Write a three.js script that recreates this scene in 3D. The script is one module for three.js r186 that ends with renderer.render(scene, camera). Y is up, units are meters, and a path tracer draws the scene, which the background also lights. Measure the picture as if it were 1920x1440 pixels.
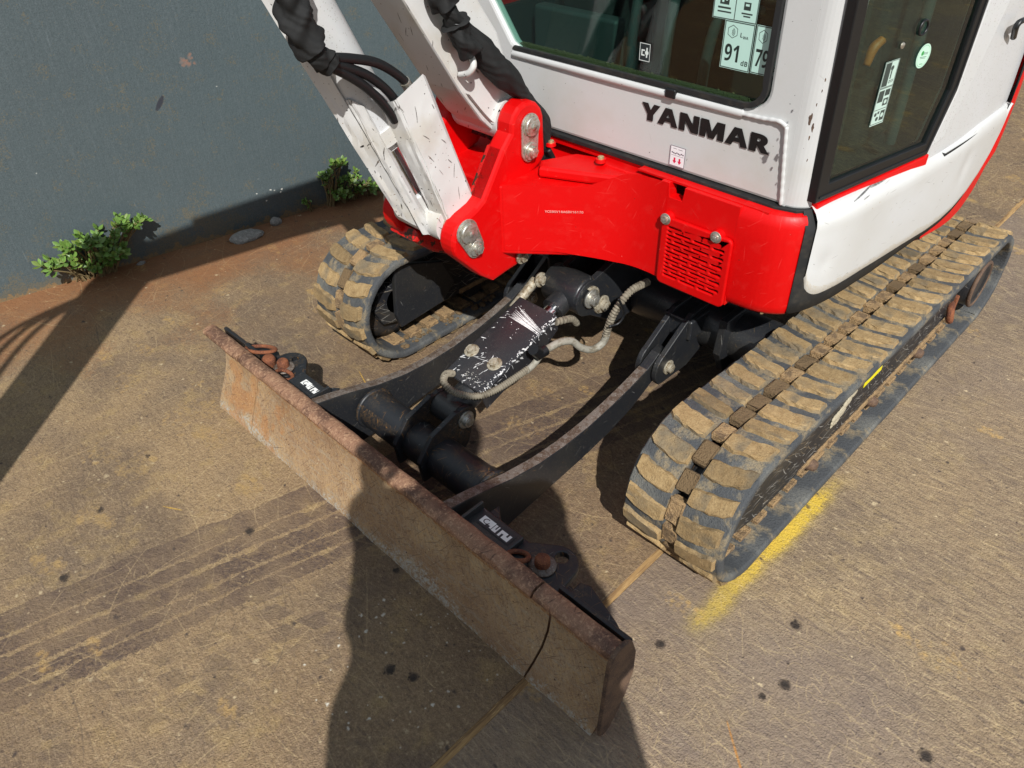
import * as THREE from 'three';
import { RoundedBoxGeometry } from 'three/addons/geometries/RoundedBoxGeometry.js';
import { mergeGeometries, mergeVertices, toCreasedNormals } from 'three/addons/utils/BufferGeometryUtils.js';
import { MarchingCubes } from 'three/addons/objects/MarchingCubes.js';
import { FontLoader } from 'three/addons/loaders/FontLoader.js';
import { TextGeometry } from 'three/addons/geometries/TextGeometry.js';

// ---------- camera, sky, sun, exposure ----------
const scene = new THREE.Scene();
const CAM = { pos: new THREE.Vector3(1.0378, 1.3257, 1.8803), yaw: 0.8057, pitch: -0.6813, roll: -0.0375, f: 1444.4 };
const camera = new THREE.PerspectiveCamera(2 * Math.atan(720 / CAM.f) * 180 / Math.PI, 4 / 3, 0.02, 400);
camera.rotation.order = 'YXZ';
camera.position.copy(CAM.pos);
camera.rotation.set(CAM.pitch, CAM.yaw, CAM.roll);
camera.updateMatrixWorld(true);
scene.add(camera);

const renderer = new THREE.WebGLRenderer({ antialias: true });
renderer.toneMapping = THREE.LinearToneMapping;
renderer.toneMappingExposure = 1.2;
renderer.shadowMap.enabled = true;
renderer.shadowMap.type = THREE.PCFSoftShadowMap;

const SUN = new THREE.Vector3(0.87, 1, 0.64).normalize();
// light, slightly hazy daylight sky: pale towards the horizon all round, a soft wide brightening round the sun
const skyTex = (() => {
  const W = 256, H = 128, d = new Float32Array(W * H * 4), z = [.22, .28, .37], h = [.50, .515, .52];
  for (let j = 0; j < H; j++) for (let i = 0; i < W; i++) {
    const el = ((j + .5) / H - .5) * Math.PI, az = ((i + .5) / W - .5) * 2 * Math.PI, y = Math.sin(el), c = Math.cos(el);
    const t = Math.pow(Math.max(0, y), .55), g = Math.max(0, SUN.x * c * Math.cos(az) + SUN.y * y + SUN.z * c * Math.sin(az)), halo = .35 * Math.pow(g, 8), o = (j * W + i) * 4;
    for (let k = 0; k < 3; k++) d[o + k] = (h[k] + (z[k] - h[k]) * t) * (1 + halo); d[o + 3] = 1;
  }
  const tx = new THREE.DataTexture(d, W, H, THREE.RGBAFormat, THREE.FloatType); tx.mapping = THREE.EquirectangularReflectionMapping; tx.magFilter = tx.minFilter = THREE.LinearFilter; tx.needsUpdate = true; return tx;
})();
scene.background = skyTex; scene.environment = skyTex;

const sun = new THREE.DirectionalLight(new THREE.Color(1, 0.985, 0.945), 4.3);
sun.name = 'sun';
sun.position.copy(SUN).multiplyScalar(8);
sun.castShadow = true;
sun.shadow.mapSize.set(4096, 4096);
Object.assign(sun.shadow.camera, { left: -4, right: 4, top: 4, bottom: -4, near: 0.5, far: 20 });
sun.shadow.bias = -0.0004;
scene.add(sun, sun.target);

// ---------- small helpers ----------
const V = (x, y, z) => new THREE.Vector3(x, y, z);
function rng(seed) { let a = seed >>> 0; return () => { a = (a + 0x6D2B79F5) | 0; let t = Math.imul(a ^ (a >>> 15), 1 | a); t = (t + Math.imul(t ^ (t >>> 7), 61 | t)) ^ t; return ((t ^ (t >>> 14)) >>> 0) / 4294967296; }; }
const clamp = (v, a = 0, b = 1) => Math.min(b, Math.max(a, v));
const lerp = (a, b, t) => a + (b - a) * t;
const sstep = (a, b, v) => { const t = clamp((v - a) / (b - a)); return t * t * (3 - 2 * t); };
// a photograph pixel gives a direction; the plane it is met with gives the distance
function dirOf(u, v) { return V((u - 960) / CAM.f, -(v - 720) / CAM.f, -1).applyMatrix4(new THREE.Matrix4().extractRotation(camera.matrixWorld)); }
function onX(u, v, x) { const d = dirOf(u, v); return d.multiplyScalar((x - CAM.pos.x) / d.x).add(CAM.pos); }
function onY(u, v, y) { const d = dirOf(u, v); return d.multiplyScalar((y - CAM.pos.y) / d.y).add(CAM.pos); }
function onZ(u, v, z) { const d = dirOf(u, v); return d.multiplyScalar((z - CAM.pos.z) / d.z).add(CAM.pos); }

// ---------- noise ----------
const NS = 512;
function noiseTile(seed, startPeriod, octaves, gain = 0.55) {
  const out = new Float32Array(NS * NS); let amp = 1, tot = 0, per = startPeriod;
  for (let o = 0; o < octaves; o++) {
    const r = rng(seed * 131 + o * 17 + 3), g = new Float32Array(per * per); for (let i = 0; i < g.length; i++) g[i] = r();
    for (let y = 0; y < NS; y++) {
      const fy = y / NS * per, iy = Math.floor(fy), ty0 = fy - iy, ty = ty0 * ty0 * (3 - 2 * ty0), a0 = (iy % per) * per, a1 = ((iy + 1) % per) * per;
      for (let x = 0; x < NS; x++) {
        const fx = x / NS * per, ix = Math.floor(fx), tx0 = fx - ix, tx = tx0 * tx0 * (3 - 2 * tx0), b0 = ix % per, b1 = (ix + 1) % per;
        out[y * NS + x] += amp * lerp(lerp(g[a0 + b0], g[a0 + b1], tx), lerp(g[a1 + b0], g[a1 + b1], tx), ty);
      }
    }
    tot += amp; amp *= gain; per = Math.min(per * 2, NS);
  }
  for (let i = 0; i < out.length; i++) out[i] = clamp((out[i] / tot - 0.5) * 1.7 + 0.5);
  return out;
}
const NA = noiseTile(1, 4, 7), NB = noiseTile(2, 16, 5), NC = noiseTile(3, 64, 3, 0.8), NW = noiseTile(4, 256, 1);
function smp(t, u, v) { // bilinear, periodic in 1
  u = (u - Math.floor(u)) * NS; v = (v - Math.floor(v)) * NS;
  const x = u | 0, y = v | 0, fx = u - x, fy = v - y, x1 = (x + 1) & 511, y1 = (y + 1) & 511, xx = x & 511, yy = y & 511;
  return lerp(lerp(t[yy * NS + xx], t[yy * NS + x1], fx), lerp(t[y1 * NS + xx], t[y1 * NS + x1], fx), fy);
}
// ---------- textures ----------
function dataTex(w, h, data, srgb, wrap = THREE.RepeatWrapping) {
  const t = new THREE.DataTexture(data, w, h, THREE.RGBAFormat, THREE.UnsignedByteType);
  t.wrapS = t.wrapT = wrap; t.magFilter = THREE.LinearFilter; t.minFilter = THREE.LinearMipmapLinearFilter; t.generateMipmaps = true;
  if (srgb) t.colorSpace = THREE.SRGBColorSpace; t.needsUpdate = true; return t;
}
function colorTex(w, h, fn, wrap) {
  const d = new Uint8Array(w * h * 4), c = [0, 0, 0];
  for (let y = 0, i = 0; y < h; y++) for (let x = 0; x < w; x++, i += 4) { fn((x + .5) / w, (y + .5) / h, c); d[i] = clamp(c[0], 0, 255); d[i + 1] = clamp(c[1], 0, 255); d[i + 2] = clamp(c[2], 0, 255); d[i + 3] = 255; }
  return dataTex(w, h, d, true, wrap);
}
function grayTex(w, h, fn, wrap) {
  const d = new Uint8Array(w * h * 4);
  for (let y = 0, i = 0; y < h; y++) for (let x = 0; x < w; x++, i += 4) { const v = clamp(fn((x + .5) / w, (y + .5) / h)) * 255; d[i] = d[i + 1] = d[i + 2] = v; d[i + 3] = 255; }
  return dataTex(w, h, d, false, wrap);
}
const mix3 = (c, r, g, b, t) => { c[0] += (r - c[0]) * t; c[1] += (g - c[1]) * t; c[2] += (b - c[2]) * t; };
const set3 = (c, r, g, b) => { c[0] = r; c[1] = g; c[2] = b; };
const rep = (t, r) => { t.repeat.set(r, r); return t; };
// a small painter working on the raw bytes of a colour map: strokes of dust, scratches and chips
class Painter {
  constructor(w, h) { this.w = w; this.h = h; this.d = new Uint8Array(w * h * 4).fill(255); }
  fill(fn) { const c = [0, 0, 0]; for (let y = 0, i = 0; y < this.h; y++) for (let x = 0; x < this.w; x++, i += 4) { fn(x, y, c); this.d[i] = clamp(c[0], 0, 255); this.d[i + 1] = clamp(c[1], 0, 255); this.d[i + 2] = clamp(c[2], 0, 255); } return this; }
  dot(x, y, r, col, a) {
    const R = Math.ceil(r + 1); const cx = Math.round(x), cy = Math.round(y);
    for (let j = -R; j <= R; j++) for (let i = -R; i <= R; i++) {
      const px = cx + i, py = cy + j; if (px < 0 || py < 0 || px >= this.w || py >= this.h) continue;
      const k = clamp(r + 0.5 - Math.hypot(px - x, py - y)) * a; if (k <= 0) continue; const o = (py * this.w + px) * 4;
      for (let q = 0; q < 3; q++) this.d[o + q] += (col[q] - this.d[o + q]) * k;
    }
  }
  stroke(x, y, ang, len, r, col, a, bend = 0, rnd = null) {
    const n = Math.max(2, Math.ceil(len / Math.max(0.8, r * 0.9)));
    for (let i = 0; i <= n; i++) { const t = i / n; this.dot(x, y, r * (0.55 + 0.45 * Math.sin(Math.PI * t)), col, a * (rnd ? 0.35 + 0.65 * rnd() : 1)); x += Math.cos(ang) * len / n; y += Math.sin(ang) * len / n; ang += bend / n; }
  }
  blob(x, y, r, col, a, rnd) { const n = 5 + (rnd() * 5 | 0); for (let i = 0; i < n; i++) { const q = rnd() * 6.28, d = r * rnd() * .8; this.dot(x + Math.cos(q) * d * 1.3, y + Math.sin(q) * d, r * (0.3 + .4 * rnd()), col, a); } }
  gain(k) { for (let i = 0; i < this.d.length; i += 4) for (let q = 0; q < 3; q++) this.d[i + q] = Math.min(255, this.d[i + q] * k); return this; }
  tex(wrap) { return dataTex(this.w, this.h, this.d, true, wrap); }
}
// ---------- geometry helpers ----------
function boxUV(g, k = 1) { // uv in metres by the dominant axis of each face
  g = g.index ? g.toNonIndexed() : g; const p = g.attributes.position, uv = new Float32Array(p.count * 2), a = V(), b = V(), c = V(), n = V();
  for (let i = 0; i < p.count; i += 3) {
    a.fromBufferAttribute(p, i); b.fromBufferAttribute(p, i + 1); c.fromBufferAttribute(p, i + 2);
    n.copy(b).sub(a).cross(c.clone().sub(a)); const ax = Math.abs(n.x), ay = Math.abs(n.y), az = Math.abs(n.z);
    [a, b, c].forEach((q, j) => { let s, t; if (ax >= ay && ax >= az) { s = q.z; t = q.y; } else if (ay >= az) { s = q.x; t = q.z; } else { s = q.x; t = q.y; } uv[(i + j) * 2] = s * k; uv[(i + j) * 2 + 1] = t * k; });
  }
  g.setAttribute('uv', new THREE.BufferAttribute(uv, 2)); return g;
}
const strip = g => { g = g.index ? g.toNonIndexed() : g; for (const k of Object.keys(g.attributes)) if (!['position', 'normal', 'uv', 'color'].includes(k)) g.deleteAttribute(k); if (!g.attributes.normal) g.computeVertexNormals(); return g; };
function mesh(name, geos, mat, parent, keepUV = false) {
  let g = Array.isArray(geos) ? (geos.length > 1 ? mergeGeometries(geos.map(q => { q = strip(q); return keepUV ? q : boxUV(q); })) : geos[0]) : geos;
  if (!keepUV && !Array.isArray(geos) || Array.isArray(geos) && geos.length === 1 && !keepUV) g = boxUV(strip(g));
  const m = new THREE.Mesh(g, mat); m.name = name; m.castShadow = m.receiveShadow = true; if (parent) parent.add(m); return m;
}
function group(name, parent) { const o = new THREE.Group(); o.name = name; parent.add(o); return o; }
function tag(o, label, category, grp) { o.userData.label = label; o.userData.category = category; if (grp) o.userData.group = grp; return o; }
const box = (x0, x1, y0, y1, z0, z1, r = 0) => (r ? new RoundedBoxGeometry(x1 - x0, y1 - y0, z1 - z0, 2, r) : new THREE.BoxGeometry(x1 - x0, y1 - y0, z1 - z0)).translate((x0 + x1) / 2, (y0 + y1) / 2, (z0 + z1) / 2);
function shapeOf(pts, holes = []) { const s = new THREE.Shape(pts.map(p => new THREE.Vector2(p[0], p[1]))); for (const h of holes) s.holes.push(new THREE.Path(h.map(p => new THREE.Vector2(p[0], p[1])))); return s; }
function extr(pts, depth, b = 0.003, holes = []) {
  const g = new THREE.ExtrudeGeometry(shapeOf(pts, holes), { depth: Math.max(1e-4, depth - 2 * b), bevelEnabled: b > 0, bevelThickness: b, bevelSize: b, bevelOffset: -b, bevelSegments: 2, curveSegments: 8 });
  return g.translate(0, 0, b);
}
function profX(pts, x0, x1, b = 0.003, holes = []) { // pts (z, y), extruded along x
  return extr(pts, x1 - x0, b, holes).applyMatrix4(new THREE.Matrix4().set(0, 0, -1, x1, 0, 1, 0, 0, 1, 0, 0, 0, 0, 0, 0, 1));
}
function profZ(pts, z0, z1, b = 0.003, holes = []) { return extr(pts, z1 - z0, b, holes).translate(0, 0, z0); }
function profY(pts, y0, y1, b = 0.003, holes = []) { return extr(pts.map(p => [p[0], -p[1]]), y1 - y0, b, holes.map(h => h.map(p => [p[0], -p[1]]))).rotateX(-Math.PI / 2).translate(0, y0, 0); }
function rod(a, b, r, r2 = r, seg = 20, open = false) {
  const d = b.clone().sub(a), g = new THREE.CylinderGeometry(r2, r, d.length(), seg, 1, open);
  g.applyQuaternion(new THREE.Quaternion().setFromUnitVectors(V(0, 1, 0), d.clone().normalize())); return g.translate((a.x + b.x) / 2, (a.y + b.y) / 2, (a.z + b.z) / 2);
}
function lathe(pts, a, dir, seg = 24) { const g = new THREE.LatheGeometry(pts.map(p => new THREE.Vector2(p[0], p[1])), seg); g.applyQuaternion(new THREE.Quaternion().setFromUnitVectors(V(0, 1, 0), dir.clone().normalize())); return g.translate(a.x, a.y, a.z); }
function tube(pts, r, seg = 40, rad = 10) { // r number or function of t
  const cv = new THREE.CatmullRomCurve3(pts, false, 'centripetal'), fr = cv.computeFrenetFrames(seg, false), pos = [], idx = [], uv = [], L = cv.getLength();
  for (let i = 0; i <= seg; i++) {
    const t = i / seg, p = cv.getPointAt(t); for (let j = 0; j <= rad; j++) {
      const a = j / rad * Math.PI * 2, R = typeof r === 'function' ? r(t, a % (Math.PI * 2)) : r;
      const q = p.clone().addScaledVector(fr.normals[i], Math.cos(a) * R).addScaledVector(fr.binormals[i], Math.sin(a) * R); pos.push(q.x, q.y, q.z); uv.push(j / rad, t * L);
    }
  }
  for (let i = 0; i < seg; i++) for (let j = 0; j < rad; j++) { const a = i * (rad + 1) + j, b = a + rad + 1; idx.push(a, a + 1, b, b, a + 1, b + 1); }
  for (const [i0, flip] of [[0, 0], [seg, 1]]) { const p = cv.getPointAt(i0 / seg), c = pos.length / 3; pos.push(p.x, p.y, p.z); uv.push(.5, i0 / seg * L); for (let j = 0; j < rad; j++) { const a = i0 * (rad + 1) + j; flip ? idx.push(a, a + 1, c) : idx.push(a + 1, a, c); } }
  const g = new THREE.BufferGeometry(); g.setAttribute('position', new THREE.Float32BufferAttribute(pos, 3)); g.setAttribute('uv', new THREE.Float32BufferAttribute(uv, 2)); g.setIndex(idx); g.computeVertexNormals(); return g;
}
function gridSurf(nu, nv, fn) { // fn(u,v) -> Vector3, uv in [0,1]
  const pos = [], uv = [], idx = []; for (let i = 0; i <= nu; i++) for (let j = 0; j <= nv; j++) { const p = fn(i / nu, j / nv); pos.push(p.x, p.y, p.z); uv.push(i / nu, j / nv); }
  for (let i = 0; i < nu; i++) for (let j = 0; j < nv; j++) { const a = i * (nv + 1) + j, b = a + nv + 1; idx.push(a, b, a + 1, b, b + 1, a + 1); }
  const g = new THREE.BufferGeometry(); g.setAttribute('position', new THREE.Float32BufferAttribute(pos, 3)); g.setAttribute('uv', new THREE.Float32BufferAttribute(uv, 2)); g.setIndex(idx); g.computeVertexNormals(); return g;
}
const circ = (cx, cy, r, n = 24, a0 = 0, a1 = Math.PI * 2) => Array.from({ length: n }, (_, i) => { const a = a0 + (a1 - a0) * i / (a1 - a0 >= 6.28 ? n : n - 1); return [cx + Math.cos(a) * r, cy + Math.sin(a) * r]; });
const rrect = (x0, x1, y0, y1, r, n = 5) => [...circ(x1 - r, y0 + r, r, n, -Math.PI / 2, 0), ...circ(x1 - r, y1 - r, r, n, 0, Math.PI / 2), ...circ(x0 + r, y1 - r, r, n, Math.PI / 2, Math.PI), ...circ(x0 + r, y0 + r, r, n, Math.PI, Math.PI * 1.5)];
function bolt(parent, p, dir, r, mat, name = 'bolt') { // washer, hexagon head
  const d = dir.clone().normalize(), h = r * 0.7;
  const w = lathe([[0, -0.004], [r * 1.45, -0.004], [r * 1.45, r * .16], [r * 1.35, r * .22], [0, r * .22]], p, d, 20);
  const hx = new THREE.CylinderGeometry(r * .93, r, h, 6).applyQuaternion(new THREE.Quaternion().setFromUnitVectors(V(0, 1, 0), d)).translate(p.x + d.x * (h / 2 + r * .2), p.y + d.y * (h / 2 + r * .2), p.z + d.z * (h / 2 + r * .2));
  const top = lathe([[0, h + r * .3], [r * .55, h + r * .26], [r * .62, h + r * .15], [0, h + r * .15]], p, d, 14);
  return mesh(name, [w, hx, top], mat, parent);
}
function canvasTex(w, h, draw) { const c = document.createElement('canvas'); c.width = w; c.height = h; const x = c.getContext('2d'); draw(x, w, h); const t = new THREE.CanvasTexture(c); t.colorSpace = THREE.SRGBColorSpace; t.magFilter = THREE.LinearFilter; return t; }
// ---------- materials ----------
const M = {};
{
  const r = rng(11);
  // white paint: slight yellowing in patches, stone chips
  const wp = new Painter(1024, 1024).fill((x, y, c) => { const u = x / 1024, v = y / 1024, a = smp(NA, u, v), b = smp(NC, u * 2, v * 2); set3(c, 197, 197, 196); mix3(c, 180, 174, 162, clamp((a - .56) * 1.6) * .6); mix3(c, 194, 193, 191, b * .5); });
  for (let i = 0; i < 70; i++) { const x = r() * 1024, y = r() * 1024, s = .6 + r() * r() * 2.6; wp.blob(x, y, s, r() < .8 ? [52, 50, 48] : [120, 88, 60], .85, r); }
  for (let i = 0; i < 26; i++) wp.stroke(r() * 1024, r() * 1024, r() * 6.3, 10 + r() * 40, .8, [165, 162, 156], .5, r() - .5, r);
  M.white = new THREE.MeshPhysicalMaterial({ map: rep(wp.tex(), 2.2), roughness: .42, clearcoat: .25, clearcoatRoughness: .3 });
  M.whiteClean = new THREE.MeshPhysicalMaterial({ map: rep(colorTex(512, 512, (u, v, c) => { set3(c, 206, 207, 209); mix3(c, 192, 191, 187, smp(NA, u, v) * .5); if (smp(NW, u * 3, v * 3) > .985) set3(c, 150, 146, 140); }), 1.6), roughness: .36, clearcoat: .4, clearcoatRoughness: .25 });
  const bp = new Painter(1024, 1024).fill((x, y, c) => { const u = x / 1024, v = y / 1024; set3(c, 206, 205, 203); mix3(c, 186, 178, 162, clamp((smp(NA, u, v) - .52) * 2) * .7); });
  for (let i = 0; i < 240; i++) { const k = r(); bp.blob(r() * 1024, r() * 1024, .8 + r() * r() * (k < .25 ? 9 : 4), k < .75 ? [40, 38, 36] : [112, 76, 46], .9, r); }
  for (let i = 0; i < 60; i++) bp.stroke(r() * 1024, r() * 1024, 1.2 + (r() - .5) * .9, 14 + r() * 70, 1.2 + r() * 2, [60, 56, 52], .8, (r() - .5) * .4, r);
  M.whiteChipped = new THREE.MeshPhysicalMaterial({ map: rep(bp.tex(), 2.6), roughness: .45, clearcoat: .2, clearcoatRoughness: .35 });
  // red paint
  const rp = new Painter(1024, 1024).fill((x, y, c) => { const u = x / 1024, v = y / 1024, a = smp(NA, u, v), b = smp(NB, u * 2, v * 2); set3(c, 208, 0, 2); mix3(c, 196, 4, 4, a * .7); mix3(c, 206, 38, 32, clamp((b - .62) * 2.2) * .5); });
  for (let i = 0; i < 130; i++) rp.stroke(r() * 1024, r() * 1024, r() * 6.3, 8 + r() * 60, .8, [226, 110, 98], .5, (r() - .5) * .6, r);
  for (let i = 0; i < 30; i++) rp.blob(r() * 1024, r() * 1024, .8 + r() * 1.6, r() < .5 ? [235, 150, 140] : [70, 40, 30], .8, r);
  M.red = new THREE.MeshPhysicalMaterial({ map: rep(rp.tex(), 2), roughness: .5, specularIntensity: .5, clearcoat: .12, clearcoatRoughness: .3 });
  // red paint rubbed down to the casting
  const rw = new Painter(512, 512).fill((x, y, c) => { const u = x / 512, v = y / 512, b = smp(NB, u * 1.5, v * 1.5), a = smp(NC, u * 2, v * 2); set3(c, 200, 14, 10); if (b > .63) { const k = clamp((b - .63) * 14); mix3(c, 92, 66, 34, k); if (b > .7) mix3(c, 40, 30, 22, .8); } if (a > .72) mix3(c, 120, 20, 14, .7); });
  M.redWorn = new THREE.MeshPhysicalMaterial({ map: rep(rw.tex(), 4), roughness: .5, clearcoat: .15, clearcoatRoughness: .4 });
  // black chassis paint with dust and scratches
  const kp = new Painter(1024, 1024).fill((x, y, c) => { const u = x / 1024, v = y / 1024, a = smp(NA, u, v), b = smp(NC, u * 3, v * 3); set3(c, 32, 34, 38); mix3(c, 50, 48, 44, clamp((a - .45) * 2) * .6); if (b > .66) mix3(c, 96, 88, 74, (b - .66) * 1.6); });
  for (let i = 0; i < 130; i++) kp.stroke(r() * 1024, r() * 1024, r() * 6.3, 6 + r() * 60, .8 + r() * r() * 2, r() < .5 ? [150, 148, 142] : [126, 100, 66], .55, (r() - .5) * .6, r);
  for (let i = 0; i < 420; i++) kp.dot(r() * 1024, r() * 1024, .5 + r() * 1.1, [128, 122, 110], .7);
  M.black = new THREE.MeshPhysicalMaterial({ map: rep(kp.tex(), 2.4), roughness: .42, clearcoat: .25, clearcoatRoughness: .3 });
  // black paint caked with rusty soil
  const kr = new Painter(1024, 1024).fill((x, y, c) => { const u = x / 1024, v = y / 1024, a = smp(NA, u * 1.3, v * 1.3), b = smp(NC, u * 2, v * 2); set3(c, 29, 31, 35); const k = clamp((a - .5) * 4) * clamp((b - .3) * 2.2); mix3(c, 128, 92, 52, k * .42); });
  for (let i = 0; i < 420; i++) kr.stroke(r() * 1024, r() * 1024, r() * 6.3, 8 + r() * 60, .8 + r() * r() * 2.2, r() < .75 ? [150, 104, 54] : [150, 148, 140], .6, (r() - .5), r);
  M.blackRusty = new THREE.MeshPhysicalMaterial({ map: rep(kr.tex(), 2.4), roughness: .5, clearcoat: .15, clearcoatRoughness: .35 });
  // scratched side of the track frame
  const ks = new Painter(1024, 1024).fill((x, y, c) => { const u = x / 1024, v = y / 1024; set3(c, 30, 31, 35); mix3(c, 74, 68, 58, clamp((smp(NA, u, v) - .5) * 3) * .5); });
  for (let i = 0; i < 520; i++) ks.stroke(r() * 1024, r() * 1024, .25 + (r() - .5) * 1.0, 20 + r() * 120, 1 + r() * r() * 3.2, r() < .6 ? [178, 174, 166] : [140, 120, 92], .75, (r() - .5), r);
  M.blackScraped = new THREE.MeshStandardMaterial({ map: rep(ks.tex(), 2.6), roughness: .5 });
  // top edges of the arms, bare and brown
  M.bareSteel = new THREE.MeshStandardMaterial({ map: rep(colorTex(512, 512, (u, v, c) => { const a = smp(NB, u * 1.5, v * 1.5), b = smp(NC, u * 2, v * 2); set3(c, 112, 102, 94); mix3(c, 84, 68, 56, clamp((a - .4) * 2)); mix3(c, 150, 144, 136, clamp((b - .6) * 2.5)); }), 4), roughness: .6, metalness: .2 });
  // rust
  const rust = rep(colorTex(512, 512, (u, v, c) => { const a = smp(NA, u * 2, v * 2), b = smp(NC, u * 2, v * 2); set3(c, 126, 74, 46); mix3(c, 92, 52, 36, clamp((a - .35) * 2)); mix3(c, 168, 108, 66, clamp((b - .6) * 2.2)); }), 5);
  M.rust = new THREE.MeshStandardMaterial({ map: rust, roughness: .85, bumpMap: rep(grayTex(256, 256, (u, v) => smp(NC, u, v)), 8), bumpScale: .0008 });
  M.rustDark = new THREE.MeshStandardMaterial({ map: rep(colorTex(512, 512, (u, v, c) => { const a = smp(NA, u * 2, v * 2), b = smp(NC, u * 2, v * 2); set3(c, 98, 76, 60); mix3(c, 70, 54, 46, clamp((a - .35) * 2)); mix3(c, 138, 112, 86, clamp((b - .6) * 2.2)); }), 5), roughness: .8 });
  // rubber of the tracks, dusted
  const rb = colorTex(1024, 1024, (u, v, c) => { const a = smp(NA, u, v), b = smp(NB, u, v), f = smp(NC, u * 3, v * 3); set3(c, 70, 72, 74); mix3(c, 122, 120, 112, clamp((a - .4) * 2.4) * .8); mix3(c, 160, 138, 102, clamp((b - .5) * 3) * .65); mix3(c, 46, 50, 56, clamp((f - .55) * 3) * .5); });
  M.rubber = new THREE.MeshStandardMaterial({ map: rep(rb, 3), roughness: .8, bumpMap: rep(grayTex(512, 512, (u, v) => smp(NC, u, v)), 5), bumpScale: .001 });
  M.lug = new THREE.MeshStandardMaterial({ vertexColors: true, map: rep(colorTex(512, 512, (u, v, c) => { const a = smp(NB, u * 1.2, v * 1.2), f = smp(NC, u * 2, v * 2), k = smp(NB, u * 3 + .3, v * 3); set3(c, 244, 240, 232); mix3(c, 190, 178, 160, a * .7); mix3(c, 255, 255, 250, clamp((f - .6) * 2)); mix3(c, 126, 146, 190, clamp((smp(NA, u * .9 + .4, v * .9) - .52) * 2.6) * .5); if (Math.abs(k - .5) < .012) mix3(c, 90, 80, 66, .75); }), 5), roughness: .92, bumpMap: rep(grayTex(512, 512, (u, v) => smp(NC, u, v) * .6 + .4 * (Math.abs(smp(NB, u * 3 * .4 + .3, v * 1.2) - .5) < .012 ? 0 : 1)), 5), bumpScale: .0012 });
  M.mud = new THREE.MeshStandardMaterial({ map: rep(colorTex(512, 512, (u, v, c) => { const a = smp(NB, u, v), f = smp(NC, u * 2, v * 2); set3(c, 150, 122, 86); mix3(c, 104, 84, 62, clamp((a - .4) * 2)); mix3(c, 176, 152, 116, clamp((f - .6) * 2)); }), 5), roughness: .95, bumpMap: rep(grayTex(256, 256, (u, v) => smp(NC, u, v)), 6), bumpScale: .002 });
  M.mudDark = new THREE.MeshStandardMaterial({ color: 0x6b573d, roughness: .95, bumpMap: M.mud.bumpMap, bumpScale: .002 });
  M.mudPale = new THREE.MeshStandardMaterial({ color: 0xb0a68f, roughness: .9, bumpMap: M.mud.bumpMap, bumpScale: .002 });
  M.zinc = new THREE.MeshStandardMaterial({ map: rep(colorTex(256, 256, (u, v, c) => { const a = smp(NB, u, v); set3(c, 196, 194, 186); mix3(c, 150, 142, 122, clamp((a - .4) * 1.6)); }), 14), metalness: .75, roughness: .38 });
  M.zincDull = new THREE.MeshStandardMaterial({ map: rep(colorTex(256, 256, (u, v, c) => { const a = smp(NB, u, v), f = smp(NC, u, v); set3(c, 168, 160, 142); mix3(c, 120, 104, 80, clamp((a - .4) * 2)); mix3(c, 200, 194, 178, clamp((f - .6) * 2)); }), 12), metalness: .35, roughness: .6 });
  M.zincGold = new THREE.MeshStandardMaterial({ color: 0xc9b98a, metalness: .7, roughness: .4 });
  M.chrome = new THREE.MeshStandardMaterial({ color: 0xd2d4d6, metalness: 1, roughness: .18 });
  M.hose = new THREE.MeshStandardMaterial({ color: 0x121315, roughness: .55 });
  M.plasticBlack = new THREE.MeshStandardMaterial({ color: 0x131416, roughness: .4 });
  M.sealBlack = new THREE.MeshStandardMaterial({ map: rep(colorTex(256, 256, (u, v, c) => { set3(c, 26, 27, 28); mix3(c, 48, 45, 40, clamp((smp(NB, u, v) - .5) * 2)); }), 4), roughness: .7 });
  M.fabric = new THREE.MeshStandardMaterial({ map: (() => { const t = grayTex(256, 256, (u, v) => .03 + .035 * ((Math.sin(u * 6.283 * 64) * .5 + .5)) + .03 * smp(NC, u, v)); t.colorSpace = THREE.SRGBColorSpace; return rep(t, 8); })(), roughness: .8, bumpMap: rep(grayTex(256, 256, (u, v) => .5 + .5 * Math.sin((u + v) * 6.283 * 64)), 8), bumpScale: .0004 });
  M.conduit = new THREE.MeshStandardMaterial({ map: rep(colorTex(256, 256, (u, v, c) => { set3(c, 128, 120, 104); mix3(c, 84, 76, 64, clamp((smp(NB, u, v) - .4) * 1.8)); }), 6), roughness: .75 });
  M.conduitPale = new THREE.MeshStandardMaterial({ map: rep(colorTex(256, 256, (u, v, c) => { set3(c, 148, 144, 132); mix3(c, 106, 98, 82, clamp((smp(NB, u, v) - .4) * 1.6)); }), 6), roughness: .7 });
  M.glass = new THREE.MeshPhysicalMaterial({ color: 0xd5ebe4, transmission: 1, thickness: 0, roughness: .01, ior: 1.5 });
  M.interior = new THREE.MeshStandardMaterial({ color: 0x1a1b1d, roughness: .8 });
  M.interiorGrey = new THREE.MeshStandardMaterial({ color: 0x3c3f41, roughness: .6 });
  M.orange = new THREE.MeshStandardMaterial({ color: 0xd0672a, roughness: .5 });
  M.yellow = new THREE.MeshStandardMaterial({ color: 0xe8d90e, roughness: .5 });
}
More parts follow.
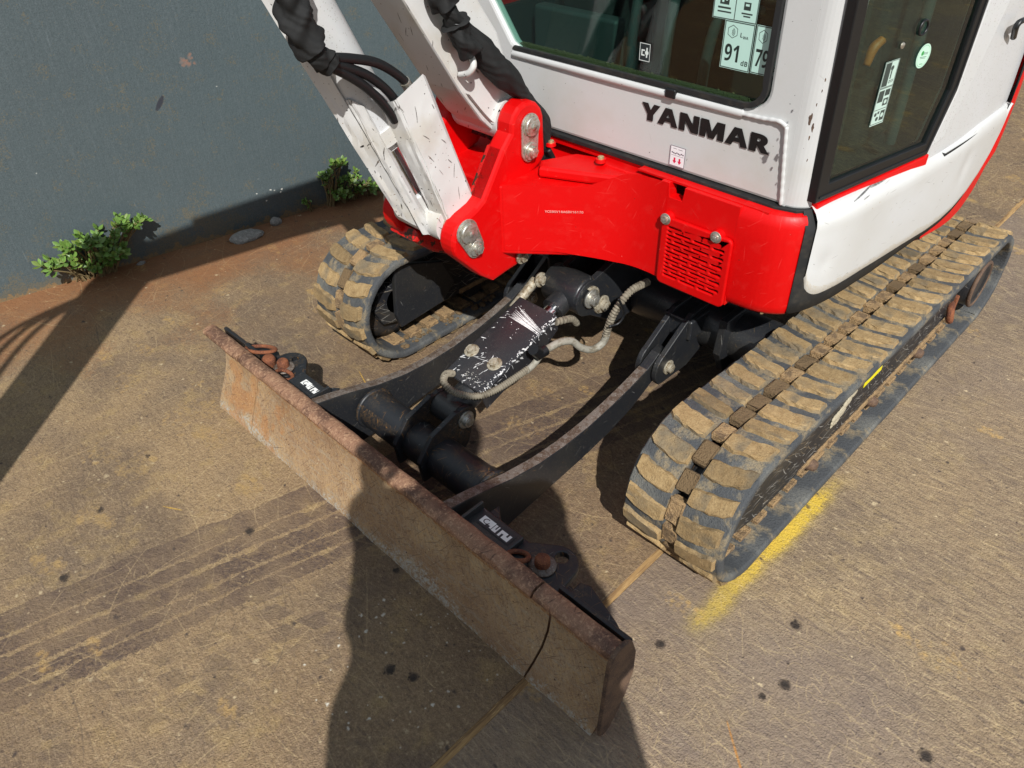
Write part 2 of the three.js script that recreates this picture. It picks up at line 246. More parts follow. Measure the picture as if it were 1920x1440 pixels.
// ---------- ground: two cast slabs with an earth-filled joint, each with its own stained surface ----------
const JOINT = x => x; // the joint runs along z at x = 0.484 .. 0.5
{
  const r = rng(21);
  function slabTex(x0, x1, z0, z1, W, H, right, marks = true) {
    const kx = W / (x1 - x0), kz = H / (z1 - z0), P = new Painter(W, H), T = (x, z) => [(x - x0) * kx, (z1 - z) * kz];
    const tyre = (x, z) => { // flattened dust where wheels rolled: distance across the wheel track
      const u = x - (-0.115 - 0.27 * (z - 1.4) + .03 * (z - 1.4) * (z - 1.4)); return u; };
    P.fill((px, py, c) => {
      const x = x0 + (px + .5) / kx, z = z1 - (py + .5) / kz;
      const a = smp(NA, x * .33, z * .33), b = smp(NA, x * .9 + .2, z * .9), g = smp(NB, x * 1.7, z * 1.7), f = smp(NC, x * 3, z * 3), h = smp(NC, x * 7 + .3, z * 7), s = smp(NC, x * .8, z * 5.5), s2 = smp(NC, x * 1.1 + z * .5, z * 6 - x * .8), w = smp(NW, x * 5, z * 5);
      set3(c, 116, 95, 72); mix3(c, 140, 117, 87, clamp((a - .35) * 1.7)); mix3(c, 92, 77, 64, clamp((b - .5) * 2.6) * .6); mix3(c, 100, 86, 74, clamp((smp(NB, x * .35 + .7, z * .35) - .5) * 2) * .4);
      mix3(c, 150, 126, 84, clamp((g - .6) * 2.6) * .5);
      const st = right ? s * .75 + s2 * .25 : s * .3 + s2 * .35 + f * .35; mix3(c, 168, 148, 114, clamp((st - .55) * 3) * (right ? .7 : .5)); mix3(c, 74, 62, 54, clamp((.44 - st) * 3.4) * (right ? .7 : .5));
      const gr = (h - .5) * 28 + (w - .5) * 16; c[0] += gr; c[1] += gr * .95; c[2] += gr * .88;
      if (right && marks && z > .4 && z < 1.1) { // sprayed yellow line beside the track, worn through by the grain
        const pr = (z > .9 ? sstep(1.075, .99, z) : sstep(.44, .62, z)) * clamp(.25 + 1.3 * smp(NB, z * .9 + .15, .4)), dx = (x - .648 - (1.05 - z) * .038 + (smp(NB, z * 1.3, .8) - .5) * .012) / .019; mix3(c, 222, 184, 38, clamp(1.9 * pr * Math.exp(-dx * dx) * (.5 + .8 * f) * (h > .3 ? 1 : .7)) * .92); }
      if (right) { mix3(c, 118, 105, 88, .35); mix3(c, 104, 92, 86, clamp((smp(NA, x * .5 + .4, z * .5) - .5) * 2.2) * .5); }
      else {
        // reddish soil lying along the foot of the wall
        const dw = (x + 1.443 + (z - .39) * .19) / 1.018; const k = clamp(1.2 - dw / .42 + (smp(NA, x * 1.3, z * 1.3) - .5) * 1.1 + (f - .5) * .5);
        mix3(c, 128, 82, 48, k * .75);
        // tyre prints
        const u = tyre(x, z); if (marks && z > .2 && Math.abs(u) < .135) {
          const band = [[-.125, -.06], [-.05, -.012], [.0, .045], [.056, .085], [.094, .13]].some(q => u > q[0] + (g - .5) * .014 && u < q[1] + (f - .5) * .01);
          const worn = clamp((smp(NB, x * .9 + .1, z * .9) - .25) * 2.2) * clamp((f - .2) * 2);
          if (band) { mix3(c, 74, 60, 54, .85 * (.35 + .65 * worn)); } else mix3(c, 150, 130, 96, .35 * worn);
          const q = (z * 1 + u * .6) % .075; if (band && q < .005) mix3(c, 148, 126, 92, .6 * worn);
        }
        // block prints of a second wheel
        const u2 = x - (.02 - .34 * (z - 1.75)), zz = z + u2 * .4; if (marks && z > 1.45 && Math.abs(u2 - .02) < .13) { const bx = ((u2 + 2) % .06) / .06, bz = ((zz + 4 + (Math.floor((u2 + 2) / .06) % 2) * .03) % .066) / .066; if (bx > .14 && bx < .86 && bz > .12 && bz < .88) mix3(c, 84, 70, 62, .5 * clamp((g - .4) * 3) * clamp((b - .3) * 2.5)); else mix3(c, 156, 134, 98, .14 * g); }
      }
    });
    const area = (x1 - x0) * (z1 - z0);
    for (let i = 0; i < area * 1500; i++) { const a2 = right ? (r() - .5) * .9 : r() * 6.3; P.stroke(r() * W, r() * H, a2, (.006 + r() * r() * .035) * kx, .5 + r() * .4, r() < .55 ? [176, 156, 122] : [72, 60, 52], .12 + r() * .22, (r() - .5) * 1.5, r); }
    for (let i = 0; i < area * 420; i++) { const [px, py] = [r() * W, r() * H], al = right ? (r() - .5) * .7 + (r() < .2 ? r() * 3 : 0) : r() * 6.3; P.stroke(px, py, al, (.02 + r() * r() * .22) * kx, .5 + r() * .35, r() < .8 ? [182, 160, 120] : [80, 68, 58], .2 + r() * .3, (r() - .5) * (right ? .5 : 1.6), r); }
    for (let i = 0; i < area * 160; i++) { const x = r() * W, y = r() * H; P.blob(x, y, (.002 + r() * r() * .005) * kx, r() < .5 ? [176, 158, 126] : [64, 54, 48], .4, r); }
    for (let i = 0; i < area * 9; i++) { const x = r() * W, y = r() * H, R = (.015 + r() * .04) * kx; for (let k = 0; k < 40; k++) { const q = r() * 6.28, d = R * Math.sqrt(r()); P.dot(x + Math.cos(q) * d * 1.5, y + Math.sin(q) * d * .7, 1 + r() * 3.5, r() < .6 ? [176, 140, 82] : [158, 132, 90], .22); } }
    if (!marks) return P.gain(right ? 1.17 : 1.06).tex(THREE.MirroredRepeatWrapping);
    if (right) for (let i = 0; i < 900; i++) { // little worm-like marks of dried slurry
      const x = .62 + r() * .75, z = .62 + r() * 1.1; const [px, py] = T(x, z); P.stroke(px, py, r() * 6.3, (.015 + r() * .03) * kx, .7, [176, 154, 116], .4, (r() - .5) * 6, r);
    }
    P.gain(right ? 1.17 : 1.06);
    const spot = (x, z, R) => { const [px, py] = T(x, z); P.dot(px, py, R * kx * 1.15, [70, 58, 48], .45); P.dot(px + (r() - .5) * 2, py + (r() - .5) * 2, R * kx * .8, [50, 41, 34], .7); P.dot(px + (r() - .5) * 5, py + (r() - .5) * 5, R * kx * .55, [42, 35, 30], .6); for (let i = 0; i < 5; i++) { const q = r() * 6.28, d = R * kx * (.8 + r() * .5); P.dot(px + Math.cos(q) * d, py + Math.sin(q) * d, .8 + r(), [42, 34, 28], .7); } };
    if (right) { for (const q of [[.625, 1.117, .009], [.79, .902, .010], [.837, 1.028, .010], [1.072, .98, .011], [.819, 1.076, .006]]) spot(...q); } else { for (const q of [[-.382, 1.861, .010], [-.517, 1.728, .008], [-.206, 1.519, .010], [.29, 1.511, .010], [-.61, 1.57, .005], [.335, 1.49, .009], [.12, 1.36, .007], [-.05, .98, .006]]) spot(...q); }
    if (right) { // sprayed yellow line beside the track
      const s = (x, z, a, l) => { const [px, py] = T(x, z); P.stroke(px, py, a, l * kx, 1.6, [190, 128, 62], .75, .05, r); }; s(.80, 1.16, -.72, .16); s(1.05, 1.2, -.6, .1);
    } else { const s = (x, z, a, l) => { const [px, py] = T(x, z); P.stroke(px, py, a, l * kx, 1.3, [204, 160, 66], .8, .04, r); }; s(-.5, 1.0, -.35, .13); s(-.42, 1.62, .5, .05); for (let i = 0; i < 60; i++) { const x = .15 + r() * .3, z = 1.35 + r() * .3; const [px, py] = T(x, z); P.blob(px, py, (.001 + r() * r() * .004) * kx, [200, 194, 180], .8, r); }
      const p = (x, z, R) => { const lob = Array.from({ length: 6 }, () => [(r() - .5) * 2.4, (r() - .5) * 1.6, .2 + r() * .5]); for (let k = 0; k < 380; k++) { const L = lob[k % 6], q = r() * 6.28, d = R * L[2] * Math.sqrt(r()); const [px, py] = T(x + L[0] * R + Math.cos(q) * d * 1.4, z + L[1] * R + Math.sin(q) * d * .8); P.dot(px, py, .8 + r() * 2.6, r() < .7 ? [168, 138, 90] : [146, 122, 86], .2); } }; for (const q of [[-.63, 1.6, .05], [-.7, 1.4, .05], [-.55, 1.43, .04], [-.42, 1.3, .035], [-.5, 1.75, .035], [-.33, 1.45, .03], [-.45, 1.87, .03]]) p(...q); }
    return P.tex(THREE.MirroredRepeatWrapping);
  }
  const slabBump = grayTex(512, 512, (u, v) => smp(NC, u, v) * .6 + smp(NB, u, v) * .4);
  // each slab: a near part with its own marks, and the yard round it, plainer; edges turn down into the joint
  const sheet = (name, rects, xe, right, t0, t1, z0, z1, W, H, marks) => {
    const gs = rects.map(([a, b, c, d]) => strip(new THREE.PlaneGeometry(b - a, d - c).rotateX(-Math.PI / 2).translate((a + b) / 2, 0, (c + d) / 2)));
    for (const [a, b, c, d] of rects) if (a === xe || b === xe) gs.push(strip(new THREE.PlaneGeometry(d - c, .03).rotateY(right ? -Math.PI / 2 : Math.PI / 2).translate(xe, -.015, (c + d) / 2)));
    const gg = mergeGeometries(gs), p = gg.attributes.position, uv = gg.attributes.uv; for (let i = 0; i < p.count; i++) uv.setXY(i, (p.getX(i) - t0) / (t1 - t0), (z1 - p.getZ(i)) / (z1 - z0));
    const bt = slabBump.clone(); bt.repeat.set((t1 - t0) * 6, (z1 - z0) * 6); bt.needsUpdate = true;
    const m = new THREE.Mesh(gg, new THREE.MeshStandardMaterial({ map: slabTex(t0, t1, z0, z1, W, H, right, marks), roughness: .82, bumpMap: bt, bumpScale: .0022 }));
    m.name = name; m.receiveShadow = true; m.userData.kind = 'structure'; scene.add(m);
  };
  const ZN = -.55, ZF = 2.3, XL = -1.76, XR = 2;
  sheet('concrete_ground', [[XL, .484, ZN, ZF]], .484, false, XL, .484, ZN, ZF, 1610, 2048, true);
  sheet('concrete_ground_001', [[.5, XR, ZN, ZF]], .5, true, .5, XR, ZN, ZF, 1110, 2048, true);
  sheet('concrete_ground_002', [[-30, XL, -60, 30], [XL, .484, -60, ZN], [XL, .484, ZF, 30]], .484, false, -2.6, .484, -4.6, ZN, 1024, 1340, false);
  sheet('concrete_ground_003', [[XR, 30, -60, 30], [.5, XR, -60, ZN], [.5, XR, ZF, 30]], .5, true, .5, 3.6, -4.6, ZN, 1024, 1340, false);
  const jf = new THREE.Mesh(gridSurf(2, 900, (u, v) => { const z = lerp(6, -14, v); return V(.478 + u * .028, -.006 + (u === .5 ? .004 : 0) + smp(NC, z * 2, u * .3) * .004 + smp(NB, z * .6, u * .1) * .002, z); }), M.jointSoil = new THREE.MeshStandardMaterial({ map: (() => { const t = colorTex(256, 1024, (u, v, c) => { const f = smp(NC, u * .4, v * 2), a = smp(NB, u * .3, v); set3(c, 166, 132, 86); mix3(c, 120, 92, 62, clamp((a - .4) * 2)); mix3(c, 196, 164, 112, clamp((f - .6) * 2.5)); }); t.repeat.set(1, 9); return t; })(), roughness: .95 }));
  jf.name = 'joint_filler'; jf.receiveShadow = true; jf.userData.kind = 'structure'; scene.add(jf);
}
// ---------- painted wall beside the yard ----------
const WALL = { o: V(-1.443, 0, .39), d: V(-.1865, 0, .9825), n: V(.9825, 0, .1865) };
const wallAt = (s, y, out = 0) => WALL.o.clone().addScaledVector(WALL.d, s).addScaledVector(WALL.n, out).setY(y);
{
  const r = rng(31), L0 = -5, L1 = 9, Ht = 2.6;
  const P = new Painter(2048, 1024), kx = 2048 / 3.4, ky = 1024 / 1.7; // covers s -1.7..1.7, y 0..1.7
  P.fill((px, py, c) => {
    const s = px / kx, y = py / ky, a = smp(NA, s * .3, y * .3), v = smp(NC, s * 4.2, y * .16), f = smp(NC, s * 5, y * 5), w = smp(NW, s * 4, y * 4);
    set3(c, 80, 92, 95); mix3(c, 70, 79, 82, a * .7); mix3(c, 92, 101, 105, clamp((v - .5) * 2) * .3); const g = (w - .5) * 14 + (f - .5) * 8; c[0] += g; c[1] += g; c[2] += g;
    // splashed soil near the foot: grains and clots, thinning out irregularly
    const lim = .17 + (smp(NA, s * 1.1, .3) - .5) * .2; const dens = clamp(1 - y / lim); if (f * .6 + smp(NB, s * 2, y * 2) * .5 > .82 - dens * .5) mix3(c, 118, 98, 68, .22 + .3 * (w > .5 ? 1 : 0));
    if (y < .02 + smp(NB, s * 3, .5) * .03) mix3(c, 142, 108, 68, .7 * f + .2);
  });
  for (let i = 0; i < 70; i++) P.stroke(r() * 2048, r() * 1024, Math.PI / 2 + (r() - .5) * .3, 6 + r() * 60, .6, r() < .6 ? [120, 128, 132] : [62, 70, 76], .5, 0, r);
  for (let i = 0; i < 36; i++) P.blob(r() * 2048, r() * 700, .5 + r() * r() * 1.6, r() < .6 ? [176, 176, 168] : [100, 92, 76], .8, r);
  const at = (s, y) => [(1.7 - s) * kx, y * ky];
  { const [x, y] = at(.425, .63); for (let i = 0; i < 26; i++) P.blob(x + (r() - .5) * 26, y + (r() - .5) * 22 - 4, 2 + r() * 3, r() < .6 ? [132, 104, 92] : [112, 104, 100], .5, r); }
  { const [x, y] = at(.56, .5); P.stroke(x, y, .85, 26, 5, [52, 54, 62], .8, .1); }
  for (let i = 0; i < 7; i++) { const [x, y] = at(.22 + r() * .12, .1 + r() * .05); P.blob(x, y, 1.2 + r(), [206, 204, 196], .9, r); }
  const t = P.tex(THREE.MirroredRepeatWrapping);
  const g = new THREE.BoxGeometry(L1 - L0, Ht, .15, 140, 30, 1).translate((L0 + L1) / 2, 0, 0); const p = g.attributes.position, uv = g.attributes.uv;
  for (let i = 0; i < p.count; i++) { const s = p.getX(i), y = p.getY(i) + Ht / 2; if (p.getZ(i) > 0) p.setZ(i, p.getZ(i) + (smp(NA, s * .2, y * .2) - .5) * .012 + (y < .1 ? .006 : 0)); uv.setXY(i, (s + 1.7) / 3.4, y / 1.7); }
  g.computeVertexNormals();
  const m = new THREE.Mesh(g, new THREE.MeshStandardMaterial({ map: t, roughness: .5, bumpMap: (() => { const b = grayTex(512, 512, (u, v) => smp(NC, u, v) * .5 + smp(NC, u * 2, v * .25) * .5); b.repeat.set(8, 4); return b; })(), bumpScale: .0005 }));
  m.name = 'painted_wall'; m.castShadow = m.receiveShadow = true;
  // local x along WALL.d, local z along the normal
  const X = WALL.d.clone().negate(), Z = WALL.n; const mat = new THREE.Matrix4().makeBasis(X, V(0, 1, 0), Z); m.quaternion.setFromRotationMatrix(mat);
  m.position.copy(wallAt(0, Ht / 2 - .02, -.075)); tag(m, 'dark grey painted wall behind the excavator with splashed soil along its foot', 'wall'); scene.add(m);
}
// ---------- the excavator ----------
const EX = new THREE.Group(); EX.name = 'mini_excavator'; scene.add(EX);
tag(EX, 'small red and white tracked excavator with black dozer blade arms, parked on the concrete yard', 'excavator');
// --- crawler tracks ---
const CF = { z: .845, y: .1675, r: .1555 }, CR = { z: -.36, y: .147, r: .135 };
const LOOP = (() => { // closed path of the belt's outer face, starting at the rear end of the lower run
  const d = Math.hypot(CF.z - CR.z, CF.y - CR.y), phi = Math.atan2(CF.y - CR.y, CF.z - CR.z), n = phi + Math.acos((CR.r - CF.r) / d); // angle of the upper tangent's normal
  const lb = CF.z - CR.z, af = n + Math.PI / 2, lf = af * CF.r, lt = Math.sqrt(d * d - (CF.r - CR.r) ** 2), ar = Math.PI * 2 - af, lr = ar * CR.r, total = lb + lf + lt + lr;
  return { total, at(s, h = 0) { // returns z, y, outward normal
    s = ((s % total) + total) % total; let a, z, y, nz, ny;
    if (s < lb) { nz = 0; ny = -1; z = CR.z + s; y = CR.y - CR.r; }
    else if (s < lb + lf) { a = -Math.PI / 2 + (s - lb) / CF.r; nz = Math.cos(a); ny = Math.sin(a); z = CF.z + nz * CF.r; y = CF.y + ny * CF.r; }
    else if (s < lb + lf + lt) { const t = (s - lb - lf) / lt; nz = Math.cos(n); ny = Math.sin(n); z = lerp(CF.z + nz * CF.r, CR.z + nz * CR.r, t); y = lerp(CF.y + ny * CF.r, CR.y + ny * CR.r, t) - .006 * Math.sin(Math.PI * t); }
    else { a = n + (s - lb - lf - lt) / CR.r; nz = Math.cos(a); ny = Math.sin(a); z = CR.z + nz * CR.r; y = CR.y + ny * CR.r; }
    return { z: z + nz * h, y: y + ny * h, nz, ny };
  } };
})();
const NL = 52, PITCH = LOOP.total / NL, HW = .113;
function makeTrack(xc, seed) {
  const r = rng(seed), T = group('rubber_track', EX);
  // belt: rounded rectangular section swept round the loop, slightly worn
  const N = 220, WH = .0145;
  const band = (name, sec) => { const pos = [], uv = [], idx = [], m = sec.length;
    for (let i = 0; i <= N; i++) for (let j = 0; j <= m; j++) { const [t, h] = sec[j % m], s = i / N * LOOP.total, q = LOOP.at(s, h + (smp(NC, s * 3 + xc, t * 3) - .5) * .003); pos.push(xc + t + (smp(NB, s * 2, t) - .5) * .002, q.y, q.z); uv.push(t + j * .01, s); }
    for (let i = 0; i < N; i++) for (let j = 0; j < m; j++) { const a = i * (m + 1) + j, b = a + m + 1; idx.push(a, b, a + 1, b, b + 1, a + 1); }
    const bg = new THREE.BufferGeometry(); bg.setAttribute('position', new THREE.Float32BufferAttribute(pos, 3)); bg.setAttribute('uv', new THREE.Float32BufferAttribute(uv, 2)); bg.setIndex(idx); bg.computeVertexNormals(); return bg; };
  const half = [[WH, -.002], [WH + .004, 0], [.06, .001], [HW - .006, 0], [HW, -.006], [HW, -.018], [HW - .006, -.024], [.05, -.024], [WH, -.022]];
  // two rubber bands with a row of windows left open between them
  mesh('belt', mergeGeometries([strip(band('l', half.map(([t, h]) => [-t, h]).reverse())), strip(band('r', half))]), M.rubber, T, true);
  // lugs, two rows, each a curved pad following the belt
  const tan = [.42, .30, .155];
  for (let k = 0; k < NL; k++) for (const side of [-1, 1]) {
    const s0 = k * PITCH + .01, j1 = (r() - .5) * .004, worn = r();
    const t0 = side < 0 ? -HW + .005 + r() * .006 : .017 + r() * .004, t1 = side < 0 ? -.017 - r() * .004 : HW - .005 - r() * .008;
    const n = 7, w = .0176 + (r() - .5) * .004, ctr = t => { const q = Math.abs(t) / HW; return side < 0 ? -.012 * q * q + .004 * Math.sin(q * 3.1) : -.024 * q * q + .004 * Math.sin(q * 3.1); };
    const top = [], bot = [], ht = .0095;
    const ring = (grow, h) => { const o = []; for (let i = 0; i <= n; i++) { const t = lerp(t0 - grow * .8, t1 + grow * .8, i / n), e = (i === 0 || i === n) ? -.0035 : 0; o.push([t, s0 + j1 - ctr(t) + (w + e + (r() - .5) * .0045 + grow), h]); } for (let i = n; i >= 0; i--) { const t = lerp(t0 - grow * .8, t1 + grow * .8, i / n), e = (i === 0 || i === n) ? -.0035 : 0; o.push([t, s0 + j1 - ctr(t) - (w + e + (r() - .5) * .0045 + grow), h]); } return o; };
    const A = ring(-.0015, ht), B = ring(0, ht - .0025), C = ring(.004, -.004), rings = [A, B, C];
    const P = [], Cc = []; const put = (q, c) => { const e = LOOP.at(q[1], q[2]); P.push(xc + q[0], e.y, e.z); Cc.push(...c); };
    const Ln = A.length, sh = .85 + r() * .3, tc = worn < .1 ? tan.map((v, i) => v * .72) : tan.map(v => v * sh);
    for (let i = 0; i < n; i++) { const a = A[i], b = A[i + 1], c = A[Ln - 2 - i], d = A[Ln - 1 - i]; for (const q of [a, d, b, b, d, c]) put(q, tc); }
    for (let q = 0; q < 2; q++) for (let i = 0; i < Ln; i++) { const a = rings[q][i], b = rings[q][(i + 1) % Ln], c = rings[q + 1][i], d = rings[q + 1][(i + 1) % Ln], ca = tc, cb = tc; for (const [v, cc] of [[a, ca], [b, ca], [c, cb], [b, ca], [d, cb], [c, cb]]) put(v, cc); }
    const g = new THREE.BufferGeometry(); g.setAttribute('position', new THREE.Float32BufferAttribute(P, 3)); g.setAttribute('color', new THREE.Float32BufferAttribute(Cc, 3)); g.computeVertexNormals();
    mesh('lug', g, M.lug, T);
  }
  // links bridging the two bands, with the drive windows open between them
  for (let k = 0; k < NL; k++) {
    const s0 = (k + .42 + (r() - .5) * .06) * PITCH, len = PITCH * (.66 + r() * .16), e = LOOP.at(s0, -.0078 + (r() - .3) * .004);
    const g = new RoundedBoxGeometry(2 * WH + .006, .019, len, 3, .005), p = g.attributes.position; for (let i = 0; i < p.count; i++) { const q = (smp(NC, p.getX(i) * 9 + k * .17, p.getZ(i) * 9) - .5) * .006; p.setXYZ(i, p.getX(i) + q * .5, p.getY(i) + q, p.getZ(i) + q * .6); } g.computeVertexNormals();
    mesh('link', g.rotateX(Math.PI / 2 - Math.atan2(e.ny, e.nz)).translate(xc, e.y, e.z), r() < .6 ? M.mud : M.mudDark, T);
  }
  // steel irons showing along the inside of the lower run
  for (let k = 0; k < 20; k++) { const z = -.28 + k * PITCH; mesh('iron', box(xc - .072, xc + .072, .034, .047, z - .021, z + .021, .003), M.mud, T); }
  return T;
}
const XT = .543;
makeTrack(XT, 41); makeTrack(-XT, 42);
for (const sx of [1, -1]) {
  const F = group('track_frame', EX), xo = sx * XT, lo = xo - .055, hi = xo + .075;
  const a = sx > 0 ? lo : xo - .075, b = sx > 0 ? hi : xo + .055;
  mesh('side_plate', profX([[-.20, .10], [.60, .082], [.80, .085], [.90, .11], [.925, .165], [.90, .215], [.80, .245], [.45, .25], [-.10, .225], [-.22, .19]], a, b, .006), M.blackScraped, F);
  mesh('frame_rail', box(a - .004, b + .004, .082, .098, -.16, .62, .003), M.mud, F);
  for (const z of [.56, .26, -.008]) { const p = V(sx > 0 ? b : a, .076, z); mesh('roller_hub', [lathe([[0, .018], [.008, .018], [.012, .015], [.014, .006], [.016, 0], [.016, -.03], [0, -.03]], p, V(sx, 0, 0), 18)], M.rustDark, F); mesh('roller', rod(V(xo - .05, .079, z), V(xo + .05, .079, z), .036, .036, 24), M.blackRusty, F); }
  mesh('idler', [lathe([[0, -.03], [.10, -.03], [.126, -.022], [.126, .022], [.10, .03], [.04, .03], [.04, .055], [0, .055]], V(xo, CF.y, CF.z - .004), V(1, 0, 0), 40)], M.blackRusty, F);
  const sp = []; for (let i = 0; i < 40; i++) { const q = i / 40 * 6.2832, R = (i % 4 < 2) ? .104 : .088; sp.push([CR.z + Math.cos(q) * R, CR.y + Math.sin(q) * R]); }
  mesh('sprocket', profX(sp, xo - .012, xo + .012, .002), M.rust, F);
  mesh('drive_motor', [lathe([[0, .088], [.05, .088], [.056, .094], [.062, .094], [.067, .086], [.072, .03], [.078, -.02], [.078, -.06], [0, -.06]], V(xo, CR.y - .01, CR.z + .01), V(sx, 0, 0), 36)], M.black, F);
  mesh('motor_rim', [new THREE.TorusGeometry(.064, .006, 10, 40).rotateY(Math.PI / 2).translate(xo + sx * .091, CR.y - .01, CR.z + .01)], M.rustDark, F);
  // sprocket guard loop and idler yoke
  mesh('guard_loop', [tube([V(sx * .615, .135, -.20), V(sx * .628, .142, -.16), V(sx * .634, .118, -.155), V(sx * .628, .092, -.19), V(sx * .61, .088, -.235)], .010, 26, 8), box(sx > 0 ? .575 : -.62, sx > 0 ? .62 : -.575, .085, .14, -.25, -.235, .004)], M.rust, F);
  const yx = sx > 0 ? [.455, .47] : [-.47, -.455];
  mesh('idler_yoke', profX([[.862, .30], [.876, .146], [.864, .10], [.71, .112], [.66, .16], [.70, .24]], yx[0], yx[1], .003), M.black, F);
  // soil lodged on the inside of the lower run
  const soil = []; const r = rng(77 + sx); for (let i = 0; i < 70; i++) { const g = new THREE.IcosahedronGeometry(.003 + r() * r() * .012, 1), p = g.attributes.position; for (let q = 0; q < p.count; q++) { const k = .75 + .5 * smp(NC, p.getX(q) * 9 + i * .13, p.getY(q) * 9 + p.getZ(q) * 7); p.setXYZ(q, p.getX(q) * k, p.getY(q) * k * .7, p.getZ(q) * k); } g.computeVertexNormals(); soil.push(g.translate(sx * (.44 + r() * .06), .038 + r() * .004, .45 + r() * .45)); }
  mesh('soil', soil, M.mudDark, F).userData.kind = 'stuff';
}
{ // stickers and grease on the outer track frame
  const F = EX.children.filter(o => o.name === 'track_frame')[0];
  mesh('sticker', box(.6185, .6195, .172, .212, .26, .352), new THREE.MeshStandardMaterial({ map: canvasTex(256, 96, (x, w, h) => { x.fillStyle = '#e8da10'; x.fillRect(0, 0, w, h); x.fillStyle = '#b6a80c'; for (let i = 0; i < 9; i++) x.fillRect(16 + i * 24, 36, 16, 20); }), roughness: .5 }), F, false);
  const s = []; const r = rng(5); for (let i = 0; i < 34; i++) { const t = r(); const g = new THREE.SphereGeometry(.004 + r() * .009, 8, 6).scale(.35, 1, 1.6).translate(.620, .15 + t * .055 + (r() - .5) * .02, .40 + (1 - t) * .10 + (r() - .5) * .02); s.push(g); } mesh('dried_splash', s, M.mudPale, F).userData.kind = 'stuff';
}
// --- carbody between the tracks ---
{
  const C = group('carbody', EX);
  mesh('centre_frame', [profX([[.46, .20], [.46, .34], [.30, .385], [-.20, .385], [-.32, .30], [-.32, .18], [.2, .16]], -.21, .21, .01)], M.black, C);
  mesh('swing_ring', [lathe([[0, .06], [.21, .06], [.22, .05], [.22, .0], [0, 0]], V(0, .38, .05), V(0, 1, 0), 48)], M.black, C);
  mesh('axle_tube', rod(V(-.44, .235, .44), V(.44, .235, .44), .062, .062, 32), M.black, C);
  mesh('axle_tube', rod(V(-.44, .235, -.2), V(.44, .235, -.2), .062, .062, 32), M.black, C);
  for (const sx of [-1, 1]) {
    // clevis in which the blade arm hangs: two cheeks, a bridge, pin
    for (const dx of [-.024, .024]) mesh('clevis', profX([[.665, .20], ...circ(.612, .19, .048, 12, -.9, 1.2).map(p => p), [.53, .30], [.43, .30], [.43, .19], [.53, .15]].slice(1), sx * .2245 + dx - .007, sx * .2245 + dx + .007, .002), M.black, C);
    mesh('clevis_bridge', box(sx * .227 - .04, sx * .227 + .04, .235, .29, .46, .55, .006), M.black, C);
    bolt(C, V(sx * .2245 + .0315, .19, .612), V(1, 0, 0), .013, M.zincDull);
    mesh('tube_saddle', profX([[.36, .16], [.50, .16], [.53, .22], [.52, .31], [.36, .31]], sx * .33 - .01, sx * .33 + .01, .003), M.black, C);
  }
  // rear bracket of the blade cylinder
  for (const x of [.045, -.045]) mesh('cylinder_bracket', profX([[.44, .20], [.56, .20], [.66, .27], ...circ(.668, .322, .047, 9, -1, 1.9), [.56, .39], [.44, .36]], x - .008, x + .008, .002), M.black, C);
  mesh('cylinder_boss', [lathe([[0, .055], [.042, .055], [.048, .045], [.048, -.055], [0, -.055]], V(-.005, .325, .668), V(1, 0, 0), 30)], M.black, C);
  mesh('pin_plate', profX([...circ(.668, .325, .03, 14, 1.2, 4.4), ...circ(.628, .288, .024, 12, 4.2, 7.3)], .052, .06, .002), M.zincDull, C);
  bolt(C, V(.06, .326, .67), V(1, 0, 0), .017, M.zinc); bolt(C, V(.06, .29, .627), V(1, 0, 0), .016, M.zincDull);
}
